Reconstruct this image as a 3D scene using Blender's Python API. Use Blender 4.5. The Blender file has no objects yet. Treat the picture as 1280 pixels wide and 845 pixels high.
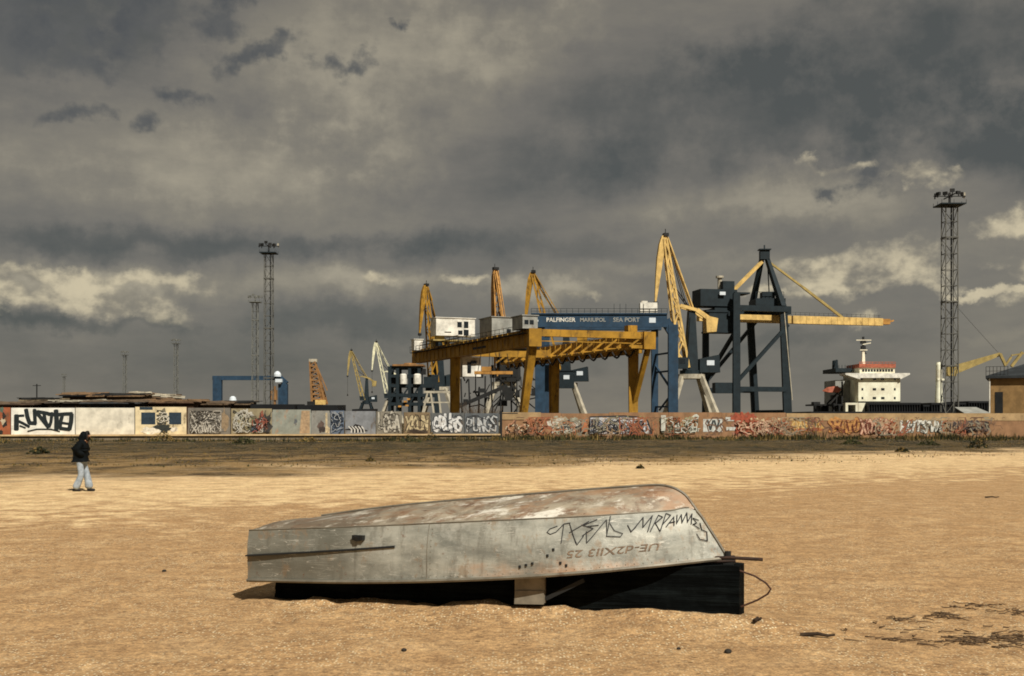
import bpy, bmesh, math, random
from mathutils import Vector, Matrix, noise as mn
R = math.radians
random.seed(7)
S = bpy.context.scene
COL = S.collection
F, HOR, H = 1500.0, 525.0, 1.95          # focal length and horizon row of a 1280 px wide frame, eye height

def at(px, py, d):
    return Vector(((px-640)/F*d, d, H+(HOR-py)/F*d))
def gx(px, d): return (px-640)/F*d
def gz(py, d): return H+(HOR-py)/F*d
def lin(c):
    return tuple((v/255/12.92 if v/255 <= .04045 else ((v/255+.055)/1.055)**2.4) for v in c)
def C(r, g, b): return lin((r, g, b))+(1,)

# ------------------------------------------------------------------ mesh helper
class MB:
    def __init__(s): s.v=[]; s.f=[]; s.m=[]; s.mi=0
    def face(s, pts):
        i=len(s.v); s.v += [tuple(p) for p in pts]; s.f.append(tuple(range(i,i+len(pts)))); s.m.append(s.mi)
    def raw(s, vs, fs):
        i=len(s.v); s.v += [tuple(p) for p in vs]
        for f in fs: s.f.append(tuple(k+i for k in f)); s.m.append(s.mi)
    def hexa(s, p):      # 8 points: bottom 0-3 ccw, top 4-7
        s.raw(p, [(3,2,1,0),(4,5,6,7),(0,1,5,4),(1,2,6,5),(2,3,7,6),(3,0,4,7)])
    def box(s, c, size, rz=0, ry=0, rx=0):
        M = Matrix.Rotation(rz,3,'Z') @ Matrix.Rotation(ry,3,'Y') @ Matrix.Rotation(rx,3,'X')
        a,b,h = (k/2 for k in size); c=Vector(c)
        s.hexa([c+M@Vector(q) for q in ((-a,-b,-h),(a,-b,-h),(a,b,-h),(-a,b,-h),(-a,-b,h),(a,-b,h),(a,b,h),(-a,b,h))])
    def beam(s, p, q, w, h=None, w2=None, h2=None):   # rectangular bar from p to q, may taper
        p=Vector(p); q=Vector(q); h=h or w; w2=w2 or w; h2=h2 or (h if w2==w else h*w2/w)
        d=(q-p).normalized(); up=Vector((0,0,1)) if abs(d.z)<.95 else Vector((0,1,0))
        x=d.cross(up).normalized(); y=x.cross(d).normalized()
        P=[p+x*i*w/2+y*j*h/2 for i,j in ((-1,-1),(1,-1),(1,1),(-1,1))]
        Q=[q+x*i*w2/2+y*j*h2/2 for i,j in ((-1,-1),(1,-1),(1,1),(-1,1))]
        s.hexa(P+Q)
    def tube(s, pts, r, n=8, r2=None, cap=True):
        pts=[Vector(p) for p in pts]; N=len(pts); rings=[]
        d0=(pts[1]-pts[0]).normalized(); x=d0.cross(Vector((0,0,1)) if abs(d0.z)<.9 else Vector((0,1,0))).normalized()
        for i,p in enumerate(pts):
            d=(pts[min(i+1,N-1)]-pts[max(i-1,0)]).normalized()
            x=(x-d*x.dot(d)).normalized(); y=d.cross(x)
            rr = r if r2 is None else r+(r2-r)*i/(N-1)
            rings.append([p+x*rr*math.cos(2*math.pi*k/n)+y*rr*math.sin(2*math.pi*k/n) for k in range(n)])
        vs=[p for g in rings for p in g]; fs=[]
        for i in range(N-1):
            for k in range(n): fs.append((i*n+k,i*n+(k+1)%n,(i+1)*n+(k+1)%n,(i+1)*n+k))
        if cap: fs += [tuple(range(n-1,-1,-1)), tuple((N-1)*n+k for k in range(n))]
        s.raw(vs,fs)
    def lathe(s, c, prof, n=16):
        c=Vector(c); vs=[]; fs=[]
        for r,z in prof:
            vs += [c+Vector((r*math.cos(2*math.pi*k/n), r*math.sin(2*math.pi*k/n), z)) for k in range(n)]
        for i in range(len(prof)-1):
            for k in range(n): fs.append((i*n+k,i*n+(k+1)%n,(i+1)*n+(k+1)%n,(i+1)*n+k))
        fs += [tuple(range(n-1,-1,-1)), tuple((len(prof)-1)*n+k for k in range(n))]
        s.raw(vs,fs)
    def grid(s, rows):   # rows of equal length
        n=len(rows[0]); vs=[p for r in rows for p in r]
        s.raw(vs, [(i*n+k,i*n+k+1,(i+1)*n+k+1,(i+1)*n+k) for i in range(len(rows)-1) for k in range(n-1)])
    def build(s, name, mats, parent=None, smooth=False, loc=None):
        if not isinstance(mats,(list,tuple)): mats=[mats]
        off = parent_loc(parent) if parent else Vector(loc or (0,0,0))
        me=bpy.data.meshes.new(name)
        me.from_pydata([tuple(Vector(p)-off) for p in s.v], [], s.f)
        for m in mats: me.materials.append(m)
        me.polygons.foreach_set('material_index', s.m)
        if smooth: me.polygons.foreach_set('use_smooth', [True]*len(s.f))
        me.update()
        o=bpy.data.objects.new(name, me); COL.objects.link(o)
        if parent: o.parent=parent
        else: o.location=off
        return o
def parent_loc(o):
    v=Vector(o.location)
    while o.parent: o=o.parent; v+=Vector(o.location)
    return v
def tag(o, label=None, cat=None, group=None, kind=None):
    for k,x in (('label',label),('category',cat),('group',group),('kind',kind)):
        if x: o[k]=x
    return o
def thing(name, loc, label, cat, group=None):
    o=bpy.data.objects.new(name,None); o.empty_display_size=.3; COL.objects.link(o); o.location=loc
    return tag(o,label,cat,group,'thing')
def copy_tree(o, loc=None, label=None, parent=None):
    c=o.copy(); COL.objects.link(c)
    if parent: c.parent=parent
    if loc is not None: c.location=loc
    if label: c['label']=label
    for ch in list(o.children): copy_tree(ch, parent=c)
    return c

# ------------------------------------------------------------------ materials
class NT:
    def __init__(s, nt): s.nt=nt; s.n=nt.nodes; s.l=nt.links
    def new(s, t, **kw):
        x=s.n.new(t)
        for k,v in kw.items(): setattr(x,k,v)
        return x
    def put(s, sock, v):
        if v is None: return
        if hasattr(v,'is_output'): s.l.new(v,sock)
        else: sock.default_value=v
    def math(s, op, a, b=None, c=None, clamp=False):
        x=s.new('ShaderNodeMath',operation=op,use_clamp=clamp)
        s.put(x.inputs[0],a); s.put(x.inputs[1],b); s.put(x.inputs[2],c); return x.outputs[0]
    def mix(s, f, a, b, bt='MIX'):
        x=s.new('ShaderNodeMix',data_type='RGBA',blend_type=bt)
        s.put(x.inputs[0],f); s.put(x.inputs[6],a); s.put(x.inputs[7],b); return x.outputs[2]
    def noise(s, vec, scale, detail=5, rough=.55, dist=0):
        x=s.new('ShaderNodeTexNoise'); s.put(x.inputs['Vector'],vec)
        x.inputs['Scale'].default_value=scale; x.inputs['Detail'].default_value=detail
        x.inputs['Roughness'].default_value=rough; x.inputs['Distortion'].default_value=dist
        return x.outputs['Fac']
    def smooth(s, v, a, b, lo=0., hi=1.):
        x=s.new('ShaderNodeMapRange',interpolation_type='SMOOTHSTEP'); s.put(x.inputs[0],v)
        for i,k in enumerate((a,b,lo,hi)): x.inputs[i+1].default_value=k
        return x.outputs[0]
    def mapv(s, vec, scale=(1,1,1), loc=(0,0,0)):
        x=s.new('ShaderNodeMapping'); s.put(x.inputs[0],vec); x.inputs['Scale'].default_value=scale; x.inputs['Location'].default_value=loc
        return x.outputs[0]
def newmat(name):
    m=bpy.data.materials.new(name); m.use_nodes=True; nt=NT(m.node_tree)
    return m, nt, nt.n['Principled BSDF'], nt.new('ShaderNodeTexCoord').outputs['Object']
def weathered(name, col, rust=None, amt=.3, scale=.5, rough=.65, metal=0, var=.25, bump=.0, streak=3., bscale=None):
    m,nt,b,co=newmat(name)
    col=tuple(col); rust=rust or C(96,58,34)
    v=nt.noise(co, scale*2.3, 6, .6)
    dark=tuple(c*(1-var) for c in col[:3])+(1,); light=tuple(min(1,c*(1+var)) for c in col[:3])+(1,)
    base=nt.mix(nt.smooth(v,.3,.7), dark, light)
    st=nt.noise(nt.mapv(co,(streak,streak,1)), scale*1.6, 7, .65)
    f=nt.smooth(st, .66-.28*amt, .80-.2*amt)
    f=nt.math('MULTIPLY', f, min(1,.35+amt))
    fine=nt.noise(co, scale*14, 4, .7)
    f=nt.math('MULTIPLY', f, nt.smooth(fine,.25,.6,.35,1))
    nt.put(b.inputs['Base Color'], nt.mix(f, base, rust))
    b.inputs['Roughness'].default_value=rough; b.inputs['Metallic'].default_value=metal
    b.inputs['Specular IOR Level'].default_value=.3
    if bump:
        bn=nt.new('ShaderNodeBump'); bn.inputs['Strength'].default_value=.6; bn.inputs['Distance'].default_value=bump
        nt.put(bn.inputs['Height'], nt.noise(co, bscale or scale*10, 6, .65)); nt.l.new(bn.outputs[0], b.inputs['Normal'])
    return m
def flat(name, col, rough=.7, var=.15, scale=3., spec=.3):
    m,nt,b,co=newmat(name); col=tuple(col)
    v=nt.noise(co, scale, 5, .6)
    nt.put(b.inputs['Base Color'], nt.mix(nt.smooth(v,.3,.7), tuple(c*(1-var) for c in col[:3])+(1,), tuple(min(1,c*(1+var)) for c in col[:3])+(1,)))
    b.inputs['Roughness'].default_value=rough; b.inputs['Specular IOR Level'].default_value=spec
    return m
M={}
M['yellow']=weathered('yellow crane paint', C(164,122,38), C(66,48,26), .55, .25)
M['cream']=weathered('faded cream crane paint', C(212,178,108), C(112,82,48), .35, .25)
M['paleyellow']=weathered('pale yellow crane paint', C(222,218,184), C(130,100,60), .25, .25)
M['orange']=weathered('rusty ochre crane paint', C(176,128,62), C(84,52,30), .5, .25)
M['rustbrown']=weathered('brown rusty crane paint', C(142,104,62), C(70,44,30), .5, .3)
M['olive']=weathered('dull olive crane paint', C(160,140,84), C(90,70,46), .3, .25)
M['navy']=weathered('dark teal steel paint', C(26,38,43), C(60,46,36), .25, .3)
M['blue']=weathered('blue crane paint', C(38,62,82), C(60,56,56), .35, .25)
M['darksteel']=weathered('grimy dark steel', C(32,33,32), C(58,44,34), .4, .4)
M['grey']=weathered('grey painted sheet', C(150,150,142), C(96,78,60), .35, .3)
M['white']=weathered('weathered white paint', C(222,218,204), C(120,92,64), .3, .35)
M['shipwhite']=weathered('ship cream paint', C(246,236,206), C(160,120,80), .2, .12)
M['palesteel']=weathered('pale grey steel legs', C(176,168,148), C(110,90,64), .4, .3)
M['glass']=flat('dark window glass', C(30,36,40), .15, .2, spec=.6)
M['winwhite']=flat('bright window blind', C(214,222,226), .4, .05)
M['orangered']=weathered('orange red paint', C(172,98,74), C(110,60,40), .3, .4)
M['hull']=weathered('black ship hull', C(18,20,22), C(50,36,28), .3, .2)
M['mast']=weathered('weathered mast steel', C(92,91,84), C(70,58,46), .3, .25)
M['hazed_mast']=weathered('mast steel paled by haze', C(112,112,104), C(100,90,76), .3, .25)  # mast steel with the haze of distance mixed into its colour
M['cable']=flat('dark cable', C(34,32,30))

# ------------------------------------------------------------------ world: overcast cloud deck over the physical sky
TO_SUN=Vector((.46,-.89,0)).normalized()*math.cos(R(47)); TO_SUN.z=math.sin(R(47))
def build_world():
    w=bpy.data.worlds.new('World'); S.world=w; w.use_nodes=True; nt=NT(w.node_tree)
    bg=nt.n['Background']; bg.inputs['Strength'].default_value=.1
    sky=nt.new('ShaderNodeTexSky',sky_type='NISHITA',sun_disc=False)
    sky.sun_elevation=R(47); sky.sun_rotation=math.atan2(TO_SUN.x,TO_SUN.y)
    d=nt.new('ShaderNodeTexCoord').outputs['Generated']
    sp=nt.new('ShaderNodeSeparateXYZ'); nt.l.new(d,sp.inputs[0]); x,y,z=sp.outputs
    U=nt.math('MULTIPLY',nt.math('ARCTAN2',x,y),15.); V=nt.math('MULTIPLY',nt.math('ARCSINE',z),15.)
    def comb(a,b):
        c=nt.new('ShaderNodeCombineXYZ'); nt.put(c.inputs[0],a); nt.put(c.inputs[1],b); return c.outputs[0]
    P=comb(U,V)
    w1=nt.noise(P,1.1,7,.62); w2=nt.noise(nt.mapv(P,(.8,1.1,1),(31,17,5)),2.0,6,.56); w6=nt.noise(nt.mapv(P,(1,1.2,1),(3,57,25)),5.,4,.5); w3=nt.noise(nt.mapv(P,(.35,1.15,1),(7,3,0)),.9,7,.58)
    w4=nt.noise(nt.mapv(P,(.55,1.5,1),(3,23,9)),2.2,7,.6)
    # broad tone of the cloud deck (value 0 dark .. 1 light)
    w0=nt.noise(nt.mapv(P,(.5,1,1),(11,40,2)),.42,3,.5)
    w5=nt.noise(nt.mapv(P,(.45,1.,1),(2,13,29)),4.5,8,.62)
    def amp(n,k): return nt.math('MULTIPLY',nt.math('SUBTRACT',n,.5),k)
    tone=nt.math('ADD', .50, amp(w0,.25))
    tone=nt.math('ADD', tone, amp(w3,.56)); tone=nt.math('ADD', tone, amp(w4,.22)); tone=nt.math('ADD', tone, amp(w5,.10))
    wa=nt.noise(nt.mapv(P,(1,1,1),(51,3,8)),.9,6,.6); wb=nt.noise(nt.mapv(P,(1,1,1),(5,71,18)),1.3,6,.62)
    Uw=nt.math('ADD',U,amp(wa,1.7)); Vw=nt.math('ADD',V,amp(wb,.75))
    def blob(px,py,rx,ry,rot=0,edge=.9,wob=1.1,src=None):
        u=nt.math('SUBTRACT',Uw,(px-640)/100.); v=nt.math('SUBTRACT',Vw,(525-py)/100.)
        if rot:
            c,s_=math.cos(rot),math.sin(rot)
            u,v=nt.math('ADD',nt.math('MULTIPLY',u,c),nt.math('MULTIPLY',v,s_)), nt.math('SUBTRACT',nt.math('MULTIPLY',v,c),nt.math('MULTIPLY',u,s_))
        q=nt.math('ADD',nt.math('POWER',nt.math('ABSOLUTE',nt.math('DIVIDE',u,rx/100.)),2.),nt.math('POWER',nt.math('ABSOLUTE',nt.math('DIVIDE',v,ry/100.)),2.))
        r=nt.math('ADD',nt.math('SUBTRACT',1.,nt.math('SQRT',q)),nt.math('MULTIPLY',nt.math('SUBTRACT',src or w2,.5),wob*3.4))
        return nt.smooth(r,0.,edge)
    def soft(px,py,rx,ry,a,rot=0):
        nonlocal tone
        tone=nt.math('ADD',tone,nt.math('MULTIPLY',blob(px,py,rx,ry,rot,1.0,.5,w1),a))
    soft(470,80,330,170,.34); soft(220,215,460,90,.22); soft(330,250,320,60,.08); soft(650,60,200,90,.10)
    soft(940,165,430,110,-.34); soft(1080,120,300,120,-.16); soft(1250,205,260,80,-.46,.1); soft(1130,90,300,90,-.20); soft(1200,10,300,40,.14); soft(700,215,240,60,-.14)
    soft(1000,258,290,50,.40); soft(1120,330,260,30,.10)
    soft(220,312,460,30,-.34); soft(620,308,320,26,-.18); soft(880,300,200,36,.04)
    soft(330,360,440,32,.24); soft(690,362,130,32,.42); soft(480,352,120,20,.18); soft(100,362,170,40,.26); soft(300,450,600,70,-.10); soft(470,405,260,34,-.22); soft(80,408,240,16,-.34); soft(900,440,300,60,-.06)
    soft(1130,400,260,90,.04); soft(1000,422,200,20,-.16); soft(1240,425,120,14,.12); soft(860,335,220,16,.14)
    soft(80,20,330,110,-.40); soft(170,90,150,60,-.16)
    tone=nt.math('MAXIMUM',nt.math('MINIMUM',tone,1.),0.)
    cr=nt.new('ShaderNodeValToRGB'); nt.l.new(tone,cr.inputs[0]); e=cr.color_ramp.elements
    e[0].position=.08; e[0].color=C(80,82,79); e[1].position=1.; e[1].color=C(172,163,142)
    for p,c in ((.28,(96,95,90)),(.48,(115,111,103)),(.68,(132,126,113))):
        k=e.new(p); k.color=C(*c)
    colr=cr.outputs[0]
    # darker ragged scud
    dark=None
    for a in ((70,20,260,100,0),(40,82,180,60,0),(190,58,90,46,0),(290,58,52,34,0),(335,90,58,20,.45),(105,114,60,30,0),(222,141,36,18,0),(4,180,36,40,0),(112,176,40,14,0),(180,178,30,20,.3),
              (330,8,150,28,.1),(1078,236,48,32,-.3),(1040,252,28,14,0),(500,45,16,10,.5),(425,95,50,20,0)):
        k=blob(*a,edge=.95,wob=1.0,src=nt.math('ADD',nt.math('MULTIPLY',w2,.6),nt.math('MULTIPLY',w6,.4))); dark=k if dark is None else nt.math('MAXIMUM',dark,k)
    dk=nt.mix(nt.smooth(w1,.3,.7), C(76,78,79), C(98,97,93))
    colr=nt.mix(nt.math('MULTIPLY',dark,.95),colr,dk)
    # sunlit cumulus low over the horizon
    br=None
    for a in ((35,376,130,30,0),(150,380,110,26,-.2),(100,358,200,16,0),(1030,348,90,34,0),(1105,345,64,32,0),(1060,366,110,10,0),(1236,306,60,20,0),(1275,316,70,12,0),(1268,350,60,17,0),(1230,372,90,7,0),(1000,372,60,9,0),(1040,225,60,10,0),(1120,235,50,12,-.3),(700,372,60,10,0),(560,352,80,8,0),(1078,403,26,14,0),(1255,382,60,12,0),(475,358,24,14,0)):
        k=blob(*a,edge=.85,wob=.6); br=k if br is None else nt.math('MAXIMUM',br,k)
    puff=nt.mix(nt.smooth(nt.math('ADD',w2,amp(w6,.45)),.36,.64), C(136,129,114), C(208,195,164))
    colr=nt.mix(nt.math('MULTIPLY',br,nt.smooth(w1,.25,.55,.6,.9)),colr,puff)
    up=nt.new('ShaderNodeVectorMath',operation='SCALE'); nt.l.new(colr,up.inputs[0]); up.inputs['Scale'].default_value=10.
    nt.put(bg.inputs['Color'], nt.mix(.965, sky.outputs[0], up.outputs[0]))
build_world()
sun=bpy.data.lights.new('sun','SUN'); sun.energy=4.8; sun.angle=R(.5); sun.color=(1,.95,.86)
so=bpy.data.objects.new('sun',sun); COL.objects.link(so); so.rotation_euler=(-TO_SUN).to_track_quat('-Z','Y').to_euler(); so.location=(20,-30,60)

# ------------------------------------------------------------------ camera
cam=bpy.data.cameras.new('camera'); co=bpy.data.objects.new('camera',cam); COL.objects.link(co); S.camera=co
co.location=(0,0,H); co.rotation_euler=(R(90),0,0); cam.sensor_width=36; cam.lens=36*F/1280
cam.shift_y=(HOR-422.5)/1280; cam.clip_start=.1; cam.clip_end=6000

# ------------------------------------------------------------------ ground
def ground_z(x,y):
    v=Vector((x,y,0))
    near=max(0,1-max(0,y-24)/40)
    z=.03*mn.noise(v*.35)+.012*mn.noise(v*1.1+Vector((9,2,0)))
    z+=near*(.012*mn.noise(v*2.9+Vector((3,7,0)))+.008*mn.noise(v*6.1))
    q=(x+2.64, y-13.4); sl=q[0]*.944-q[1]*.33; c=-q[0]*.33-q[1]*.944
    if -.3<sl<6.4 and -.9<c<2.4:
        e=min(1,(sl+.3)/.4,(6.4-sl)/1.2)
        e2=min(1,max(0,(sl-.4)/1.6)); z+=.07*e2*e*math.exp(-((c-.35)/.7)**2)
        z+=max(0,.05+.09*mn.noise(Vector((sl*1.7,c*2,3)))+.04*mn.noise(Vector((sl*6,c*5,8))))*e*math.exp(-((c-.50)/.17)**2)
    f=max(0,min(1,(y-40)/30))
    z=z*(1-f)+f*(.10*mn.noise(v*.12)+.05*mn.noise(v*.5))
    return z
def ramp_coords(a, b, step0, mid0, mid1, grow=1.12):
    xs=[mid0]
    while xs[-1]<mid1: xs.append(xs[-1]+step0)
    s=step0
    while xs[-1]<b: s*=grow; xs.append(xs[-1]+s)
    s=step0; lo=[mid0]
    while lo[-1]>a: s*=grow; lo.append(lo[-1]-s)
    return sorted(set(lo+xs))
def build_ground():
    xs=ramp_coords(-2500,2500,.075,-9,9,1.09); ys=ramp_coords(-300,5000,.075,7,21,1.035)
    b=MB(); b.grid([[(x,y,ground_z(x,y) if y<140 and abs(x)<120 else 0) for x in xs] for y in ys])
    m,nt,p,co=newmat('beach sand')
    sp=nt.new('ShaderNodeSeparateXYZ'); nt.l.new(co,sp.inputs[0]); X,Y,_=sp.outputs
    big=nt.noise(nt.mapv(co,(.35,1,1)),.22,6,.6); mid=nt.noise(co,1.3,6,.6); strk=nt.noise(nt.mapv(co,(.25,1,1)),.9,6,.62)
    fine=nt.noise(co,14,5,.7); vf=nt.noise(co,46,3,.7)
    allsc=nt.noise(co,3.,10,.78); low_=nt.noise(nt.mapv(co,(.7,1,1),(3,9,0)),.13,5,.6)
    wet=nt.mix(nt.smooth(allsc,.3,.7), C(148,121,92), C(193,163,125))
    dry=nt.mix(nt.smooth(nt.math('ADD',nt.math('MULTIPLY',mid,.4),nt.math('MULTIPLY',allsc,.6)),.36,.62), C(180,153,118), C(232,209,172))
    # from the water side inland: damp tan sand, a dry pale bar, then dirt with dead grass up to the wall
    yw=nt.math('ADD',Y,nt.math('MULTIPLY',nt.math('SUBTRACT',big,.5),22.))
    yw=nt.math('ADD',yw,nt.math('MULTIPLY',X,-.78))
    yw=nt.math('ADD',yw,nt.math('MULTIPLY',nt.math('SUBTRACT',mid,.5),16.))
    drym=nt.smooth(nt.math('ADD',nt.smooth(yw,20,44,0,.6),nt.math('MULTIPLY',nt.math('SUBTRACT',mid,.5),1.1)),.1,.5)
    drym2=nt.math('MULTIPLY',nt.smooth(mid,.46,.68),.2)
    base=nt.mix(nt.math('MAXIMUM',drym,drym2),wet,dry)
    clump=nt.math('ADD',nt.math('MULTIPLY',nt.noise(nt.mapv(co,(.6,.5,1)),.5,9,.78),.6),nt.math('MULTIPLY',nt.noise(nt.mapv(co,(.35,.12,1)),1.1,6,.7),.4))
    dirt=nt.mix(nt.smooth(clump,.44,.57), C(60,50,37), C(142,120,86))
    green=nt.mix(nt.smooth(clump,.44,.58), C(27,28,21), C(92,78,54))
    dirt=nt.mix(nt.smooth(nt.math('ADD',Y,nt.math('MULTIPLY',nt.math('SUBTRACT',clump,.5),60.)),58,84),dirt,green)
    yd=nt.math('ADD',yw,nt.math('MULTIPLY',nt.math('SUBTRACT',clump,.5),40.))
    yd=nt.math('ADD',yd,nt.math('MULTIPLY',nt.math('SUBTRACT',low_,.5),34.))
    base=nt.mix(nt.smooth(yd,46,58),base,dirt)
    # grain of the sand itself
    grain=nt.math('ADD',nt.math('MULTIPLY',fine,.5),nt.math('MULTIPLY',vf,.5))
    base=nt.mix(.6,base,nt.mix(nt.smooth(grain,.34,.66),C(88,76,60),C(240,226,198)),'OVERLAY')
    def specks(scale,thr,seed):
        vo=nt.new('ShaderNodeTexVoronoi'); nt.put(vo.inputs['Vector'],nt.mapv(co,(1,1,1),(seed,seed*2,0))); vo.inputs['Scale'].default_value=scale
        sc=nt.new('ShaderNodeSeparateColor'); nt.l.new(vo.outputs['Color'],sc.inputs[0])
        a=nt.math('LESS_THAN',vo.outputs['Distance'],.34); k=nt.math('GREATER_THAN',sc.outputs[0],thr)
        return nt.math('MULTIPLY',a,k)
    shell=nt.math('MULTIPLY',specks(34,.66,1.3),nt.smooth(nt.noise(co,.8,4,.6),.34,.6))
    base=nt.mix(nt.math('MULTIPLY',shell,.85),base,C(246,230,190))
    weed=nt.math('MULTIPLY',specks(15,.955,4.7),nt.smooth(nt.noise(co,.6,4,.6),.4,.6))
    base=nt.mix(nt.math('MULTIPLY',weed,.7),base,C(70,52,32))
    nt.put(p.inputs['Base Color'],base); p.inputs['Roughness'].default_value=.95; p.inputs['Specular IOR Level'].default_value=.1
    hgt=nt.math('ADD',nt.math('MULTIPLY',fine,.7),nt.math('ADD',nt.math('MULTIPLY',vf,.35),nt.math('MULTIPLY',nt.noise(co,5,5,.65),.8)))
    hgt=nt.math('ADD',hgt,nt.math('MULTIPLY',shell,.3))
    bn=nt.new('ShaderNodeBump'); bn.inputs['Strength'].default_value=.9; bn.inputs['Distance'].default_value=.03
    nt.l.new(hgt,bn.inputs['Height']); nt.l.new(bn.outputs[0],p.inputs['Normal'])
    tag(b.build('ground',m,smooth=True),kind='structure')
build_ground()

# ------------------------------------------------------------------ stroke lettering for painted marks
GL={'A':[[(0,0),(.5,1),(1,0)],[(.2,.4),(.8,.4)]],'B':[[(0,0),(0,1),(.8,.9),(.7,.55),(0,.5)],[(.7,.55),(1,.25),(.8,.02),(0,0)]],
'C':[[(1,.85),(.5,1),(0,.6),(.1,.15),(.6,0),(1,.15)]],'D':[[(0,0),(0,1),(.8,.8),(1,.4),(.7,0),(0,0)]],'E':[[(1,1),(0,.95),(0,0),(1,.05)],[(0,.5),(.8,.52)]],
'G':[[(1,.85),(.5,1),(0,.6),(.1,.1),(.7,0),(1,.4),(.55,.42)]],'H':[[(0,0),(0,1)],[(1,0),(1,1)],[(0,.5),(1,.5)]],'K':[[(0,0),(0,1)],[(1,1),(0,.45),(1,0)]],
'L':[[(0,1),(0,0),(1,.05)]],'M':[[(0,0),(.15,1),(.5,.3),(.85,1),(1,0)]],'N':[[(0,0),(.05,1),(.95,0),(1,1)]],'O':[[(.5,1),(0,.6),(.2,0),(.8,0),(1,.6),(.5,1)]],
'P':[[(0,0),(0,1),(.9,.9),(.8,.5),(0,.45)]],'R':[[(0,0),(0,1),(.9,.85),(.7,.5),(0,.48)],[(.4,.48),(1,0)]],'S':[[(1,.9),(.4,1),(0,.75),(.9,.35),(.7,0),(0,.08)]],
'T':[[(0,1),(1,1)],[(.5,1),(.5,0)]],'U':[[(0,1),(.05,.15),(.5,0),(.95,.15),(1,1)]],'V':[[(0,1),(.5,0),(1,1)]],'W':[[(0,1),(.25,0),(.5,.7),(.75,0),(1,1)]],
'Y':[[(0,1),(.45,.45),(1,1)],[(.45,.45),(.6,0),(.1,-.15)]],'I':[[(.5,0),(.5,1)]],'X':[[(0,0),(1,1)],[(0,1),(1,0)]],'Z':[[(0,1),(1,1),(0,0),(1,0)]]}
class Paint:
    """flat paint layers on a surface: surf(u, v, lift) -> point; u, v in metres"""
    def __init__(s, surf, step=.0012): s.b=MB(); s.surf=surf; s.k=1; s.step=step
    def poly(s, pts, mi=0):
        s.b.mi=mi; s.k+=1; s.b.face([s.surf(u,v,.004+s.k*s.step) for u,v in pts])
    def stroke(s, pts, w, mi=0):
        for i in range(len(pts)-1):
            (x0,y0),(x1,y1)=pts[i],pts[i+1]; L=math.hypot(x1-x0,y1-y0)
            if L<1e-6: continue
            dx,dy=(x1-x0)/L*w/2,(y1-y0)/L*w/2
            n=max(1,int(L/.25)) if w<.1 else 1
            c=.55
            pl=[(x0-dx*c-dy*.5,y0-dy*c+dx*.5),(x0-dx*.2-dy,y0-dy*.2+dx),(x1+dx*.2-dy,y1+dy*.2+dx),(x1+dx*c-dy*.5,y1+dy*c+dx*.5),(x1+dx*c+dy*.5,y1+dy*c-dx*.5),(x1+dx*.2+dy,y1+dy*.2-dx),(x0-dx*.2+dy,y0-dy*.2-dx),(x0-dx*c+dy*.5,y0-dy*c-dx*.5)]
            s.poly(pl[::-1],mi)
    def word(s, txt, u0,v0,u1,v1, w, mi=0, fill=.82, jit=.06, slant=0, outline=None, omi=1, rnd=random):
        n=len(txt); cw=(u1-u0)/n
        todo=[]
        for i,ch in enumerate(txt):
            if ch==' ': continue
            jy=rnd.uniform(-jit,jit)*(v1-v0); js=rnd.uniform(1-jit,1+jit)
            for pl in GL.get(ch,GL['O']):
                pts=[(u0+cw*(i+.5)+(x-.5)*cw*fill*js+slant*(y-.5)*(v1-v0)+rnd.uniform(-jit,jit)*cw*.5, v0+jy+y*(v1-v0)*js+rnd.uniform(-jit,jit)*(v1-v0)*.4) for x,y in pl]
                todo.append(pts)
        if outline:
            for p in todo: s.stroke(p,w+outline,omi)
        for p in todo: s.stroke(p,w,mi)
    def scribble(s,u0,v0,u1,v1,n,w,mi=0,seg=4):
        for _ in range(n):
            x=random.uniform(u0,u1); y=random.uniform(v0,v1); pts=[(x,y)]; a=random.uniform(0,6.28)
            for _ in range(seg):
                a+=random.uniform(-1.5,1.5); L=random.uniform(.1,.35)*min(v1-v0,u1-u0)
                x=min(u1,max(u0,x+L*math.cos(a))); y=min(v1,max(v0,y+L*math.sin(a))); pts.append((x,y))
            s.stroke(pts,w,mi)
    def blob(s,u,v,ru,rv,mi=0,n=15,jit=.5):
        s.poly([(u+ru*math.cos(6.283*k/n)*random.uniform(1-jit,1+jit*.6), v+rv*math.sin(6.283*k/n)*random.uniform(1-jit,1+jit*.6)) for k in range(n)],mi)
    def build(s,name,mats,parent): return s.b.build(name,mats,parent)
PC={}
def pm(r,g,b):
    k=(r,g,b)
    if k not in PC:
        g_=(r+g+b)/3; c_=[.78*v+.22*g_ for v in (r,g,b)]; c_=[.88*a_+.12*e_ for a_,e_ in zip(c_,(150,134,110))]
        PC[k]=weathered('spray paint %d %d %d'%k, C(*c_), C(140,122,98), .5 if g_>75 else .05, 1.6, .85, streak=1.)
    return PC[k]

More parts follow.
